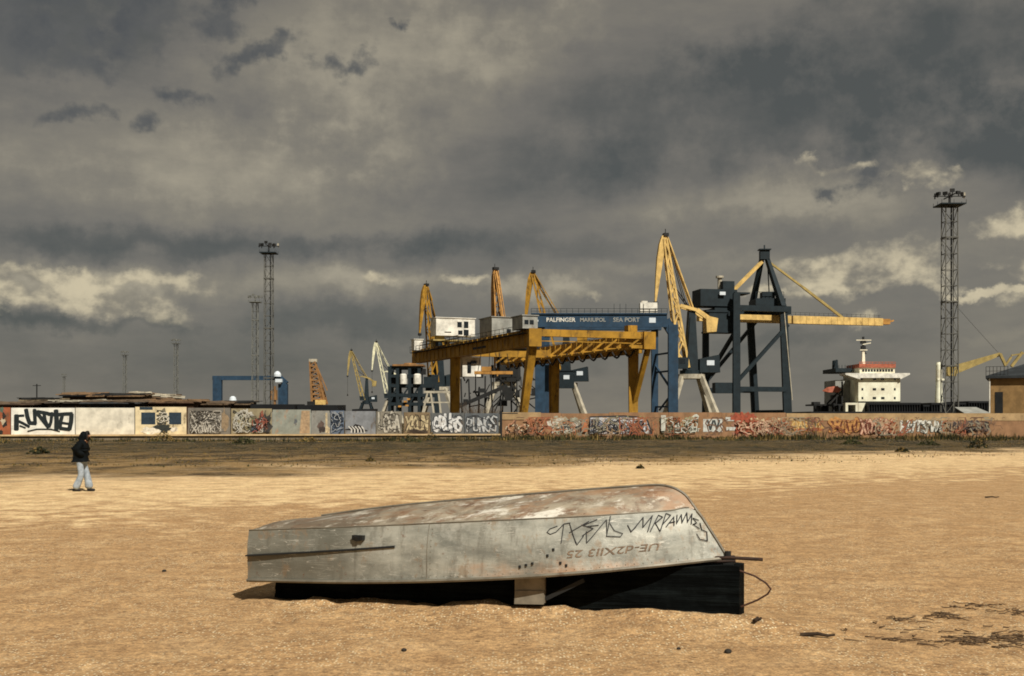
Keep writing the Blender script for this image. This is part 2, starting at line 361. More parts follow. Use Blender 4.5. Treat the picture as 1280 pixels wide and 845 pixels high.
# ------------------------------------------------------------------ left wall: painted garage panels on a plinth
LA=Vector((gx(-60,111),111,0)); LB=Vector((gx(624,122.5),122.5,0))
LD=(LB-LA).normalized(); LNRM=Vector((LD.y,-LD.x,0))     # towards the camera
def on_left(px):
    # where the ray of that column meets the wall line
    k=(px-640)/F; t=(k*LA.y-LA.x)/(LD.x-k*LD.y); return t
def conc(name,col,amt=.35,rust=None,var=.2): return weathered(name,C(*col),rust or C(92,76,58),amt,.45,.9,var=var,bump=.02,streak=2.2)
def build_left_wall():
    # plinth
    t0,t1=-30,on_left(624); b=MB()
    def P(t,n,z): return LA+LD*t+LNRM*n+Vector((0,0,z))
    b.hexa([P(t0,.55,-.3),P(t1,.55,-.3),P(t1,-.3,-.3),P(t0,-.3,-.3),P(t0,.4,.47),P(t1,.4,.40),P(t1,-.3,.40),P(t0,-.3,.47)])
    pl=thing('wall_plinth',P(on_left(200),0,0),'long low concrete plinth running under the painted garage panels','plinth')
    b.build('footing',conc('plinth concrete',(112,100,80),.5,C(50,46,34)),pl)
    b=MB(); b.hexa([P(t0,.62,.472),P(t1,.62,.402),P(t1,-.3,.402),P(t0,-.3,.472),P(t0,.6,.62),P(t1,.6,.54),P(t1,-.3,.54),P(t0,-.3,.62)])
    b.build('ledge',conc('ledge concrete',(186,158,116),.35),pl)
    defs=[ # x0,x1,top row,colour,label
     (-60,13,509,(150,86,56),'red brown brick panel with pale green and black splotches beside white panel'),
     (14,93.5,509.5,(226,222,208),'white panel sprayed with fat black bubble letters'),
     (94.5,168,509.5,(214,206,186),'blank cream white panel with no lettering'),
     (169,233,509,(214,196,156),'cream panel painted with dark blue blocks and hooded figure'),
     (235,288,510,(112,106,96),'dark grey panel covered in thin white scribbles'),
     (289,340,511,(140,128,100),'olive panel with red and blue mural figure'),
     (341,388.5,512,(138,140,128),'plain pale grey green panel with rusty orange right edge'),
     (389.5,412,513,(134,132,124),'narrow grey panel with small brown and pale figure'),
     (413,430,513,(92,104,120),'narrow panel of dark blue scribble'),
     (431.5,469.5,514,(126,128,130),'blue grey panel with black and white striped shape low down'),
     (470.5,502,514.5,(130,124,110),'grey beige panel with faded white letters'),
     (505,537.5,515,(124,106,80),'brown stained panel with straw coloured letters above dark base'),
     (539,580,516,(96,98,96),'dark panel with bold white block letters'),
     (580.8,623.5,516.3,(92,96,98),'dark panel with thinner white letters next to the end post')]
    for i,(x0,x1,top,c,lab) in enumerate(defs):
        a,e=on_left(x0),on_left(x1); d=(LA+LD*(a+e)*.5).y; zt=gz(top,d)+random.uniform(-.03,.03); zb=.62-.08*(a-t0)/(t1-t0)+.003
        th=thing('mural_wall',P((a+e)/2,0,zb),lab,'wall panel','painted garage panels on the plinth')
        b=MB(); b.hexa([P(a,0,zb),P(e,0,zb),P(e,-.25,zb),P(a,-.25,zb),P(a,0,zt),P(e,0,zt),P(e,-.25,zt),P(a,-.25,zt)])
        rust=C(176,112,58) if i==6 else None
        b.build('slab',conc('panel %s'%lab[:12],c,.45 if i not in (1,2) else .2,rust),th)
        W=e-a; Hh=zt-zb
        p=Paint(lambda u,v,l,a=a,zb=zb: P(a+u,l,zb+v))
        ms=None
        if i==0:
            ms=[pm(70,96,80),pm(28,28,26),pm(196,176,140),pm(170,80,48)]
            for _ in range(26): p.blob(random.uniform(W*.45,W*.95),random.uniform(.2,Hh-.2),.22,.3,random.randrange(4))
        if i==1:
            ms=[pm(14,26,30)]
            for st,w_ in (([(215,185),(212,365)],.40),([(200,192),(300,186)],.22),([(245,262),(300,290),(365,330)],.24),([(255,318),(320,345)],.16),
                ([(330,110),(345,200),(372,282),(445,285)],.34),([(432,110),(440,285)],.30),([(428,118),(500,200),(600,335)],.32),([(470,135),(560,150),(620,165)],.30),
                ([(545,140),(560,240),(590,320)],.28),([(600,165),(700,175),(790,165),(890,160)],.30),([(645,150),(632,270),(610,330)],.26),([(695,120),(702,240),(700,360)],.38),
                ([(770,190),(750,270),(745,340)],.30),([(745,350),(860,365)],.30),([(885,170),(880,260),(860,360)],.36),([(750,275),(850,292)],.20)):
                p.stroke([((x_-150)/775*W,(430-y_)/345*Hh) for x_,y_ in st],w_*1.12)
            p.stroke([(W*.26,.3),(W*.4,.5),(W*.62,.5),(W*.76,.28)],.13)
        if i==3:
            ms=[pm(22,46,66),pm(112,104,82),pm(34,42,40),pm(232,222,196),pm(60,52,40)]
            p.poly([(.55,.95),(1.85,.95),(1.85,2.1),(.55,2.1)]); p.poly([(3.1,.95),(4.25,.95),(4.25,2.1),(3.1,2.1)]); p.poly([(.4,2.35),(1.6,2.35),(1.6,2.62),(.4,2.62)])
            p.blob(2.5,1.55,.62,.85,1); p.blob(2.6,.55,.95,.5,2); p.blob(1.4,.35,.8,.4,3); p.blob(3.6,.45,.5,.28,3)
            p.scribble(2.0,1.0,3.1,2.3,16,.07,2,3); p.scribble(2.0,1.0,3.1,2.3,12,.06,3,3)
        if i==4:
            ms=[pm(196,188,170),pm(60,56,52),pm(150,122,86)]
            p.blob(W-.55,Hh*.5,.4,1.1,2); p.scribble(.25,.25,W-.9,Hh-.3,44,.055,0,5); p.scribble(.25,.25,W-.3,Hh-.3,18,.05,1,4); p.word('XOWK',.3,.15,2.6,.9,.07,0)
        if i==5:
            ms=[pm(150,62,42),pm(72,92,118),pm(172,160,120),pm(48,46,44),pm(96,104,70),pm(190,186,170)]
            for _ in range(22): p.blob(random.uniform(.3,1.9),random.uniform(.2,Hh-.2),.25,.25,random.choice((2,4,2,5)))
            p.blob(3.4,1.1,.5,1.0,3); p.poly([(2.5,.9),(2.75,2.1),(3.0,2.35),(3.15,1.6),(3.5,.6),(3.3,.3),(2.9,1.0)],0); p.poly([(1.8,.2),(2.1,1.0),(2.6,1.1),(2.9,.2)],1); p.poly([(2.7,.15),(3.0,.8),(3.1,.15)],5); p.scribble(.2,.2,3.8,Hh-.2,26,.07,3,4); p.scribble(.2,.2,3.0,Hh-.2,20,.06,5,4); p.scribble(2,.2,3.8,1.5,10,.08,0,3)
        if i==6:
            ms=[pm(84,92,98),pm(176,140,98)]
            p.blob(2.2,1.2,.14,.35,0); p.poly([(W-1.1,.05),(W-.1,.05),(W-.1,Hh-.1),(W-.9,Hh-.1)],1)
        if i==7:
            ms=[pm(48,40,38),pm(196,174,130),pm(90,70,62)]
            p.blob(.95,.8,.4,.6,2); p.blob(1.0,.45,.35,.35,0); p.poly([(1.35,.1),(1.55,.1),(1.55,2.1),(1.35,2.1)],1); p.blob(1.6,.4,.2,.4,1)
        if i==8:
            ms=[pm(28,40,58),pm(150,156,160)]; p.scribble(.1,.15,W-.1,Hh-.15,20,.1,0,4); p.scribble(.1,.15,W-.1,Hh-.15,12,.06,1,4)
        if i==9:
            ms=[pm(16,18,20),pm(204,202,194)]
            p.blob(1.1,.5,1.05,.42,0)
            for k in range(5): p.stroke([(.35+k*.32,.75),(.65+k*.3,.45),(.6+k*.33,.15)],.12,1)
        if i in (10,11,12,13):
            ms=[[pm(182,176,158),pm(66,62,54)],[pm(196,174,124),pm(56,44,34)],[pm(214,216,214),pm(30,38,52)],[pm(176,182,184),pm(34,40,48)]][i-10]
            p.word(['LOGA','XKUN','GRUMS','PUNGS'][i-10],.2,.35,W-.2,Hh-.3,[.2,.2,.27,.17][i-10],0,.85,.1,0,.12,1)
            if i==11: p.blob(W*.5,.22,W*.45,.22,1)
            p.scribble(.2,.2,W-.2,Hh-.2,10,.05,1,4)
        if ms: p.build('graffiti',ms,th)
    # dark end post
    e=on_left(624.6); b=MB(); b.box(P(e+.1,.1,1.25),(.26,.3,3.2)); b.box(P(e+.9,.1,2.62),(1.9,.14,.1))
    tag(b.build('end_post',M['darksteel'],loc=P(e,0,0)),'dark iron post with a short arm between the two walls','post')
build_left_wall()

# ------------------------------------------------------------------ right wall: long low concrete wall with graffiti
def build_right_wall():
    D=125.; X0=gx(626,D)+.15; X1=gx(1420,D)
    w=thing('concrete_wall',(gx(950,D),D,0),'long low tan concrete wall covered in colourful graffiti','wall')
    def prism(x0,x1,z0,z1,y0=0,y1=.35,m=None,name='slab'):
        b=MB(); b.hexa([(x0,D+y0,z0),(x1,D+y0,z0),(x1,D+y1,z0),(x0,D+y1,z0),(x0,D+y0,z1),(x1,D+y0,z1),(x1,D+y1,z1),(x0,D+y1,z1)])
        return b.build(name,m,w)
    xm=gx(983,D)
    mA=conc('pink tan concrete',(150,114,82),.45,C(110,92,70)); mB=conc('tan concrete',(158,130,94),.35); mC=conc('upper band concrete',(172,144,104),.3)
    xx=X0
    while xx<xm-.1:
        xe=min(xx+random.uniform(4.6,6.4),xm-.03)
        if xm-xe<2: xe=xm-.03
        prism(xx,xe-.025,-.2,gz(516,D)+random.uniform(-.07,.05),random.uniform(0,.012),.35,mA); xx=xe
    xx=xm
    while xx<X1-.1:
        xe=min(xx+random.uniform(5.5,7.5),X1); prism(xx,xe-.02,-.2,gz(526,D),random.uniform(0,.012),.35,mA); xx=xe
    prism(xm,X1,gz(526,D)+.02,gz(516.6,D),-.04,.31,mC,'coping')
    prism(X0,gx(676,D),gz(524.5,D),gz(515.4,D),-.05,-.003,mC,'coping')
    surf=lambda u,v,l: (gx(u,D),D-l,gz(v,D))     # u, v given as columns and rows on the wall face, turned into metres
    class WP(Paint):
        def word(s,t,u0,v0,u1,v1,w,*a,**k):      # metres scale: 12 columns per metre
            return Paint.word(s,t,u0,v1,u1,v0,w,*a,**k)
    def piece(mats,fn):
        p=Paint(lambda u,v,l: (X0+u,D-.006-l,v),.0015); fn(p); p.build('graffiti',mats,w)
    def m(px): return gx(px,D)-X0
    zt,zb=gz(525,D),gz(541,D)
    def f(p):
        for k in range(46):
            u=random.uniform(m(636),m(1236)); p.scribble(u-1.2,zb-.2,u+1.2,zt+.25,9,random.choice((.05,.08,.12)),random.randrange(5),4)
    piece([pm(176,140,100),pm(110,74,52),pm(176,96,52),pm(138,130,106),pm(160,76,44)],f)
    piece([pm(222,204,166),pm(104,66,44),pm(196,128,88)],lambda p:(p.scribble(m(632),zb,m(680),zt-.5,26,.09,0,3),p.scribble(m(628),zb,m(680),zt-.4,14,.08,1,3),p.scribble(m(628),zb,m(680),zt,8,.12,2,3)))
    def f(p):
        for _ in range(14): p.blob(random.uniform(m(688),m(724)),random.uniform(zb,zt+.35),.5,.32,random.choice((0,0,1)))
        p.scribble(m(700),zb,m(726),zt,18,.07,2,4); p.scribble(m(690),zb,m(726),zt,10,.07,1,4)
        p.poly([(m(727),zb+.1),(m(733.5),zb+.1),(m(734),zt+.2),(m(727),zt+.1)],3)
    piece([pm(164,164,138),pm(206,200,180),pm(72,76,80),pm(196,106,58)],f)
    def f(p):
        p.poly([(m(735),zb-.15),(m(815),zb-.15),(m(814),zb+.4),(m(810),zt),(m(804),zt+.32),(m(780),zt+.5),(m(737),zt+.38)],1)
        p.poly([(m(736),zb-.1),(m(813),zb-.1),(m(812),zb+.35),(m(808),zt-.06),(m(802),zt+.2),(m(780),zt+.32),(m(738),zt+.24)],0)
        p.scribble(m(738),zb,m(808),zt+.1,46,.07,1,4); p.scribble(m(738),zb,m(808),zt+.1,26,.09,2,3); p.word('RSOHZ',m(738),zb+.05,m(806),zt,.12,1,.8,.12)
        p.scribble(m(760),zt+.15,m(806),zt+.4,12,.09,3,3)
    piece([pm(206,206,208),pm(38,42,50),pm(150,156,170),pm(160,158,90)],f)
    def f(p):
        for _ in range(12): p.blob(random.uniform(m(828),m(872)),random.uniform(zb+.2,zt+.3),.5,.3,random.choice((0,0,1,2)))
        p.scribble(m(826),zb,m(872),zt+.3,30,.07,3,4); p.scribble(m(826),zb,m(872),zt+.3,14,.09,1,3)
        p.poly([(m(826),zb+.2),(m(831),zb+.2),(m(832),zt+.5),(m(826),zt+.5)],1)
    piece([pm(168,162,120),pm(206,208,192),pm(140,150,100),pm(92,92,74)],f)
    def f(p):
        p.poly([(m(879),zb+.1),(m(903),zb+.1),(m(903),zt+.1),(m(879),zt+.1)],0); p.word('VV',m(884),zb+.35,m(900),zt-.1,.2,1,.8)
        p.poly([(m(907),zt-.1),(m(921),zt-.1),(m(921),zt+.3),(m(907),zt+.3)],0); p.poly([(m(908),zb+.25),(m(921),zb+.25),(m(921),zb+.6),(m(908),zb+.6)],0)
    piece([pm(206,210,202),pm(50,60,62)],f)
    def f(p):
        for _ in range(16): p.blob(random.uniform(m(918),m(980)),random.uniform(zb-.1,zt),.45,.3,random.choice((0,3,3)))
        for k in range(11): a=k*.57; p.stroke([(m(929),zt+.28),(m(929)+1.3*math.cos(a),zt+.28+.5*math.sin(a))],.28,0)
        p.scribble(m(920),zb-.1,m(982),zt-.1,60,.1,0,3); p.scribble(m(920),zb-.1,m(982),zt-.1,40,.09,1,3); p.scribble(m(934),zt-.1,m(982),zt+.15,16,.12,2,3)
    piece([pm(176,66,38),pm(226,176,140),pm(232,204,150),pm(170,112,84)],f)
    def f(p):
        p.poly([(m(988),zb+.1),(m(1028),zb+.05),(m(1030),zb+.5),(m(1024),zt-.05),(m(990),zt-.05)],0); p.poly([(m(992),zb+.15),(m(1029),zb+.15),(m(1029),zb+.45),(m(994),zb+.5)],1)
        p.word('OAEOO',m(990),zb+.5,m(1026),zt-.15,.1,2)
    piece([pm(206,150,62),pm(190,100,44),pm(230,190,110)],f)
    def f(p):
        p.word('SRAYO',m(1036),zb+.1,m(1074),zt,.26,0,.8,.12,0,.16,2); p.word('XOSWK',m(1075),zb+.05,m(1116),zt+.1,.2,1,.8,.14,0,.14,3); p.scribble(m(1036),zb,m(1116),zt,30,.06,2,3)
    piece([pm(206,134,58),pm(222,166,130),pm(120,48,30),pm(150,60,40)],f)
    piece([pm(222,222,208),pm(80,88,84)],lambda p:(p.word('HWTSVN',m(1126),zb+.12,m(1178),zt-.1,.24,0,.85,.12,.1,.13,1),p.scribble(m(1126),zb,m(1178),zt+.1,14,.06,1,3)))
    piece([pm(66,58,58),pm(128,104,96)],lambda p:(p.word('TRNGUNS',m(1184),zb+.2,m(1236),zt-.15,.16,0,.85,.12,0,.1,1),p.scribble(m(1184),zb+.1,m(1238),zt-.2,16,.07,0,3)))
build_right_wall()

# ------------------------------------------------------------------ floodlight lattice masts
def make_mast():
    t=thing('floodlight_mast',(gx(336,300),300,0),'tall lattice floodlight mast beside a fainter one on the left','floodlight mast','floodlight masts over the harbour')
    o=Vector(t.location); hw=1.0; b=MB(); Hm=43.5
    cs=[(-hw,-hw),(hw,-hw),(hw,hw),(-hw,hw)]
    for x,y in cs: b.beam(o+Vector((x*1.05,y*1.05,0)),o+Vector((x*.95,y*.95,Hm)),.15)
    n=14; dz=Hm/n
    for i in range(n+1):
        z=i*dz
        for k in range(4):
            p=o+Vector((*cs[k],z)); q=o+Vector((*cs[(k+1)%4],z)); b.beam(p,q,.1 if i%4 else .26)
            if i<n:
                q2=o+Vector((*cs[(k+1)%4],z+dz)); p2=o+Vector((*cs[k],z+dz))
                b.beam(p if (i+k)%2 else q, q2 if (i+k)%2 else p2,.085)
    b.build('lattice_tower',M['mast'],t)
    b=MB(); b.beam(o+Vector((.35,.2,0)),o+Vector((.35,.2,Hm)),.22,.14); b.build('ladder',M['darksteel'],t)
    b=MB(); b.box(o+Vector((0,0,Hm+.15)),(4.0,4.0,.2))
    for k in range(4):
        for s_ in (-1,0,1):
            c=[(s_*1.95,-1.95),(1.95,s_*1.95),(s_*1.95,1.95),(-1.95,s_*1.95)][k]; b.beam(o+Vector((*c,Hm)),o+Vector((*c,Hm+.9)),.05)
    b.build('platform',M['navy'],t)
    b=MB(); b.beam(o+Vector((0,0,Hm)),o+Vector((0,0,Hm+2.6)),.3); b.beam(o+Vector((-2.6,0,Hm+1.9)),o+Vector((2.6,0,Hm+1.9)),.16); b.beam(o+Vector((0,-2.6,Hm+1.9)),o+Vector((0,2.6,Hm+1.9)),.16); b.build('lamp_rack',M['darksteel'],t)
    for k,(x,y,z) in enumerate(((-2.1,-.8,2.2),(-1.3,-1.6,2.1),(-.3,-2.,2.6),(.7,-1.8,2.2),(1.6,-1.1,2.1),(2.3,.2,2.3),(-1.9,1.,2.3),(.8,1.9,2.4))):
        b=MB(); b.box(o+Vector((x,y,Hm+z)),(.7,.4,.6),math.atan2(-x,y)); b.box(o+Vector((x*1.06,y*1.06,Hm+z-.5)),(.16,.16,.5)); b.build('floodlight',M['palesteel'] if k==5 else M['darksteel'],t)
    return t
mast=make_mast()
for px,top,dd,lab in ((319,367,425,'thinner faint lattice floodlight mast just left of the tall one'),(1187,238,233,'tallest lattice floodlight mast beside the white ship'),
                      (220,422,655,'far faint lattice mast left of the blue portal'),(156,437,770,'faint lattice mast above the middle of the scrap roofs'),(80,466,1150,'tiny faint mast far off above the black bubble letter panel')):
    c=copy_tree(mast,Vector((gx(px,dd),dd,0)),lab)
    if dd<250: c.scale=(1.2,1.2,1)
    if dd>400:      # distance haze on the far masts is painted in as a paler colour
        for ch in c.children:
            for sl in ch.material_slots: sl.link='OBJECT'; sl.material=M['hazed_mast']

# ------------------------------------------------------------------ level luffing cranes
def luffer(px, d, yaw, label, paint, body, legs, k=1.0, luff=0.0, portal=True, weight=True):
    """portal crane with a boom, a fly jib like a beak, a back stay and a counterweight lever; local x points where it reaches"""
    o=Vector((gx(px,d),d,0)); t=thing('portal_crane',o,label,'crane','level luffing harbour cranes')
    Mz=Matrix.Rotation(yaw,3,'Z')
    def L(x,y,z): return o+Mz@Vector((x,y,z))*k
    b=MB()
    if portal:
        for sx in (-1,1):
            for sy in (-1,1):
                b=MB(); b.beam(o+Vector((sx*6.2,sy*5.5,0))*k,o+Vector((sx*2.2,sy*2.2,11.6))*k,1.3*k,1.1*k,.9*k,.9*k); b.build('leg',legs,t)
        b=MB()
        for sy in (-1,1):
            b=MB(); b.beam(o+Vector((-6.3,sy*5.5,.9))*k,o+Vector((6.3,sy*5.5,.9))*k,.9*k); b.build('sill_beam',legs,t)
        b=MB(); b.lathe(o+Vector((0,0,11.2))*k,[(3.3*k,0),(3.3*k,1.0*k)],20); b.build('portal_ring',legs,t)
    b=MB(); b.lathe(L(0,0,12.2),[(2.4*k,0),(2.4*k,.9*k)],20)
    P=[L(*p) for p in ((-1.3,-1.5,13),(1.5,-1.5,13),(1.5,1.5,13),(-1.3,1.5,13),(-.5,-.9,26.5),(.9,-.9,26.5),(.9,.9,26.5),(-.5,.9,26.5))]; b.hexa(P)
    for s_ in (-1,1): b.beam(L(-1.2,s_*1.8,13.2),L(-.2,s_*1.1,25),.3*k)
    b.build('tower',body,t)
    b=MB(); b.hexa([L(*p) for p in ((1.6,-2.1,12.6),(6.3,-2.1,12.6),(6.3,2.1,12.6),(1.6,2.1,12.6),(1.6,-2.1,15.6),(6.1,-2.1,16.6),(6.1,2.1,16.6),(1.6,2.1,15.6))]); hs=b.build('machinery_house',body,t)
    for s_ in (-1,1):
        b=MB(); b.hexa([L(*p) for p in ((3.2,s_*2.15-.03,14.2),(4.9,s_*2.15-.03,14.2),(4.9,s_*2.15+.03,14.2),(3.2,s_*2.15+.03,14.2),(3.2,s_*2.15-.03,15.3),(4.9,s_*2.15-.03,15.3),(4.9,s_*2.15+.03,15.3),(3.2,s_*2.15+.03,15.3))])
        b.build('window',M['winwhite'],hs)
    b=MB(); b.hexa([L(*p) for p in ((-3.6,-2.6,13.4),(-1.4,-2.6,13.4),(-1.4,-1.0,13.4),(-3.6,-1.0,13.4),(-3.9,-2.6,15.9),(-1.4,-2.6,15.9),(-1.4,-1.0,15.9),(-3.9,-1.0,15.9))]); cb=b.build('operator_cab',body,t)
    b=MB(); b.hexa([L(*p) for p in ((-3.2,-2.63,14.5),(-1.9,-2.63,14.5),(-1.9,-2.602,14.5),(-3.2,-2.602,14.5),(-3.2,-2.63,15.6),(-1.9,-2.63,15.6),(-1.9,-2.602,15.6),(-3.2,-2.602,15.6))]); b.build('window',M['glass'],cb)
    if luff>3.1 and k==1 and d<400:
        b=MB(); b.box(L(-.6,-3.4,12.9),(6.3,2.6,4.6),yaw); b.box(L(-.6,-3.4,15.4),(6.7,3,.3),yaw); eh=b.build('electric_house',body,t)
        b=MB(); b.box(L(.6,-4.74,13.6),(1.6,.06,1.1),yaw); b.build('window',M['winwhite'],eh)
    tip=(-5.9-luff,42.6-luff*.15)
    # boom of two tapering chords with lacing
    b=MB(); n=9
    def chord(s1,e,f): # e: inner/outer
        x0,z0=-1.7+e*1.0,13.7; x1,z1=tip[0]+e*.35,tip[1]
        return L(x0+(x1-x0)*f,s1*(1.5-.9*f),z0+(z1-z0)*f)
    for s1 in (-1,1):
        for e in (-1,1): b.beam(chord(s1,e,0),chord(s1,e,1),.5*k,.5*k,.36*k,.36*k)
        for i in range(n): b.beam(chord(s1,-1 if i%2 else 1,i/n),chord(s1,1 if i%2 else -1,(i+1)/n),.26*k)
    for i in range(n+1):
        b.beam(chord(-1,-1,i/n),chord(1,-1,i/n),.25*k)
        if i<n: b.beam(chord(-1,1,i/n),chord(1,1,(i+1)/n),.22*k)
    b.build('boom',paint,t)
    # beak
    b=MB()
    prof=[(-2.35,-1.95,-14.2,.22),(-2.15,-1.15,-9.0,.4),(-1.85,-.45,-4.5,.55),(-1.35,.15,-1.2,.6),(-.8,.45,.5,.5),(-.2,.35,1.0,.35)]
    for (a0,a1,za,ya),(c0_,c1_,zc,yc) in zip(prof,prof[1:]):
        b.hexa([L(tip[0]+q[0],q[1],tip[1]+q[2]) for q in ((a0,-ya,za),(a1,-ya,za),(a1,ya,za),(a0,ya,za),(c0_,-yc,zc),(c1_,-yc,zc),(c1_,yc,zc),(c0_,yc,zc))])
    b.build('fly_jib',paint,t)
    b=MB(); b.lathe(L(tip[0]-2.1,0,tip[1]-14.9),[(.5*k,0),(.6*k,.4*k),(.5*k,.8*k)],8); b.tube([L(tip[0]+.1,-.2,tip[1]+1),L(tip[0]+.1,-.2,tip[1]+2.2)],.1*k,5)
    b.box(L(tip[0]+.2,0,tip[1]+.9),(1.1*k,1.6*k,.7*k),yaw); b.build('sheave',M['darksteel'],t)
    b=MB(); back=(tip[0]+2.0,tip[1]-3.8)
    b.beam(L(tip[0]+.5,0,tip[1]),L(back[0],0,back[1]),.5*k,.7*k); b.beam(L(back[0],0,back[1]),L(.4,0,26.6),.42*k,.42*k)
    b.beam(L(tip[0]+.6,.6,tip[1]+.3),L(.6,.5,27),.2*k); b.beam(L(tip[0]+.6,-.6,tip[1]+.3),L(.6,-.5,27),.2*k)
    for i in range(5):
        f=i/5.; p0=L(back[0]+(.4-back[0])*f,0,back[1]+(26.6-back[1])*f); b.beam(p0,L(tip[0]+.6+(-tip[0])*(f+.1),.5,tip[1]+.3+(26.7-tip[1])*(f+.1)),.14*k)
    b.build('back_stay',paint,t)
    b=MB()
    for s_ in (-1,1):
        b.beam(L(-2.6,s_*1.1,27.6),L(1.2,s_*1.1,26.6),.5*k,.7*k); b.beam(L(1.2,s_*1.1,26.6),L(5.2,s_*1.1,23.9),.55*k,1.0*k)
        b.beam(L(-2.6,s_*1.1,27.6),L(-3.1-luff*.3,s_*1.0,27.2),.4*k)
    b.build('counterweight_lever',paint,t)
    if weight:
        b=MB(); b.hexa([L(*p) for p in ((3.4,-1.5,21.6),(5.6,-1.5,21.8),(5.6,1.5,21.8),(3.4,1.5,21.6),(3.2,-1.5,25.4),(6.0,-1.5,24.8),(6.0,1.5,24.8),(3.2,1.5,25.4))]); b.build('counterweight',paint,t)
    b=MB()
    for yy in (-.7,.7):
        b.tube([L(tip[0]+.4,yy*.6,tip[1]+.6),L(-1.0,yy,27.4)],.09*k,4); b.tube([L(tip[0]*.62,yy,13.7+(tip[1]-13.7)*.62),L(-.2,yy,27)],.12*k,4)
    b.build('boom_rope',M['cable'],t)
    b=MB(); b.tube([L(tip[0]-2.1,0,tip[1]-14.5),L(tip[0]-2.1,0,17)],.07*k,5); b.box(L(tip[0]-2.1,0,16.6),(.7*k,.5*k,1.0*k)); b.build('hoist_rope',M['cable'],t)
    return t
PI=math.pi
luffer(863,270,0.12,'big cream and navy luffing crane in front of the ship to shore crane',M['cream'],M['navy'],M['palesteel'])
luffer(707,331,-.12,'yellow luffing crane with navy cabs seen through the yellow gantry',M['yellow'],M['navy'],M['palesteel'],luff=3.2)
luffer(630,324,-1.15,'ochre luffing crane with its boom end on above the grey trolley house',M['orange'],M['darksteel'],M['palesteel'])
luffer(548,373,.55,'bright yellow luffing crane at the far left end of the yellow gantry',M['yellow'],M['navy'],M['palesteel'],luff=-1.5)
luffer(489,632,.1,'pale yellow luffing crane beside the dark loading tower',M['paleyellow'],M['navy'],M['palesteel'],luff=2.)
luffer(458,705,.05,'olive yellow luffing crane with teal cab standing alone',M['olive'],M['navy'],M['navy'],luff=3.)
def derrick():
    d=520.; o=Vector((gx(399,d),d,0)); t=thing('lattice_crane',o,'brown rusty crane with broad upright lattice boom behind the grey green panel','crane')
    m=M['rustbrown']; b=MB()
    base=[(391,505,-2),(407.5,505,-2),(407.5,505,3),(391,505,3)]; top=[(387.5,452,-1),(394,452,-1),(394,452,1),(387.5,452,1)]
    B_=[Vector((gx(p,d),d+y,gz(r,d))) for p,r,y in base]; T_=[Vector((gx(p,d),d+y,gz(r,d))) for p,r,y in top]
    for a,c in zip(B_,T_): b.beam(a,c,1.0,.8,.6,.6)
    n=9
    for i in range(n):
        for k in range(4):
            a=B_[k].lerp(T_[k],i/n); c=B_[(k+1)%4].lerp(T_[(k+1)%4],(i+1)/n); b.beam(a,c,.45); b.beam(a,B_[(k+1)%4].lerp(T_[(k+1)%4],i/n),.5)
    b.build('boom',m,t)
    b=MB(); b.box(sum(T_,Vector())/4+Vector((.3,0,.4)),(3.4,2.4,1.4)); b.build('boom_head',M['palesteel'],t)
    b=MB(); b.beam(T_[1],Vector((gx(409,d),d,gz(488,d))),.5); b.beam(Vector((gx(400,d),d-1,gz(484,d))),Vector((gx(406,d),d-1,gz(505,d))),1.6); b.build('back_stay',m,t)
    b=MB(); b.box((gx(402,d),d-2.5,gz(503,d)),(4.4,2,2)); b.build('operator_cab',M['cream'],t)
    b=MB(); b.box((gx(394,d),d,gz(512,d)),(6,6,7)); b.box((gx(404,d),d,gz(516,d)),(7,6,5)); b.build('machinery_house',M['darksteel'],t)
derrick()

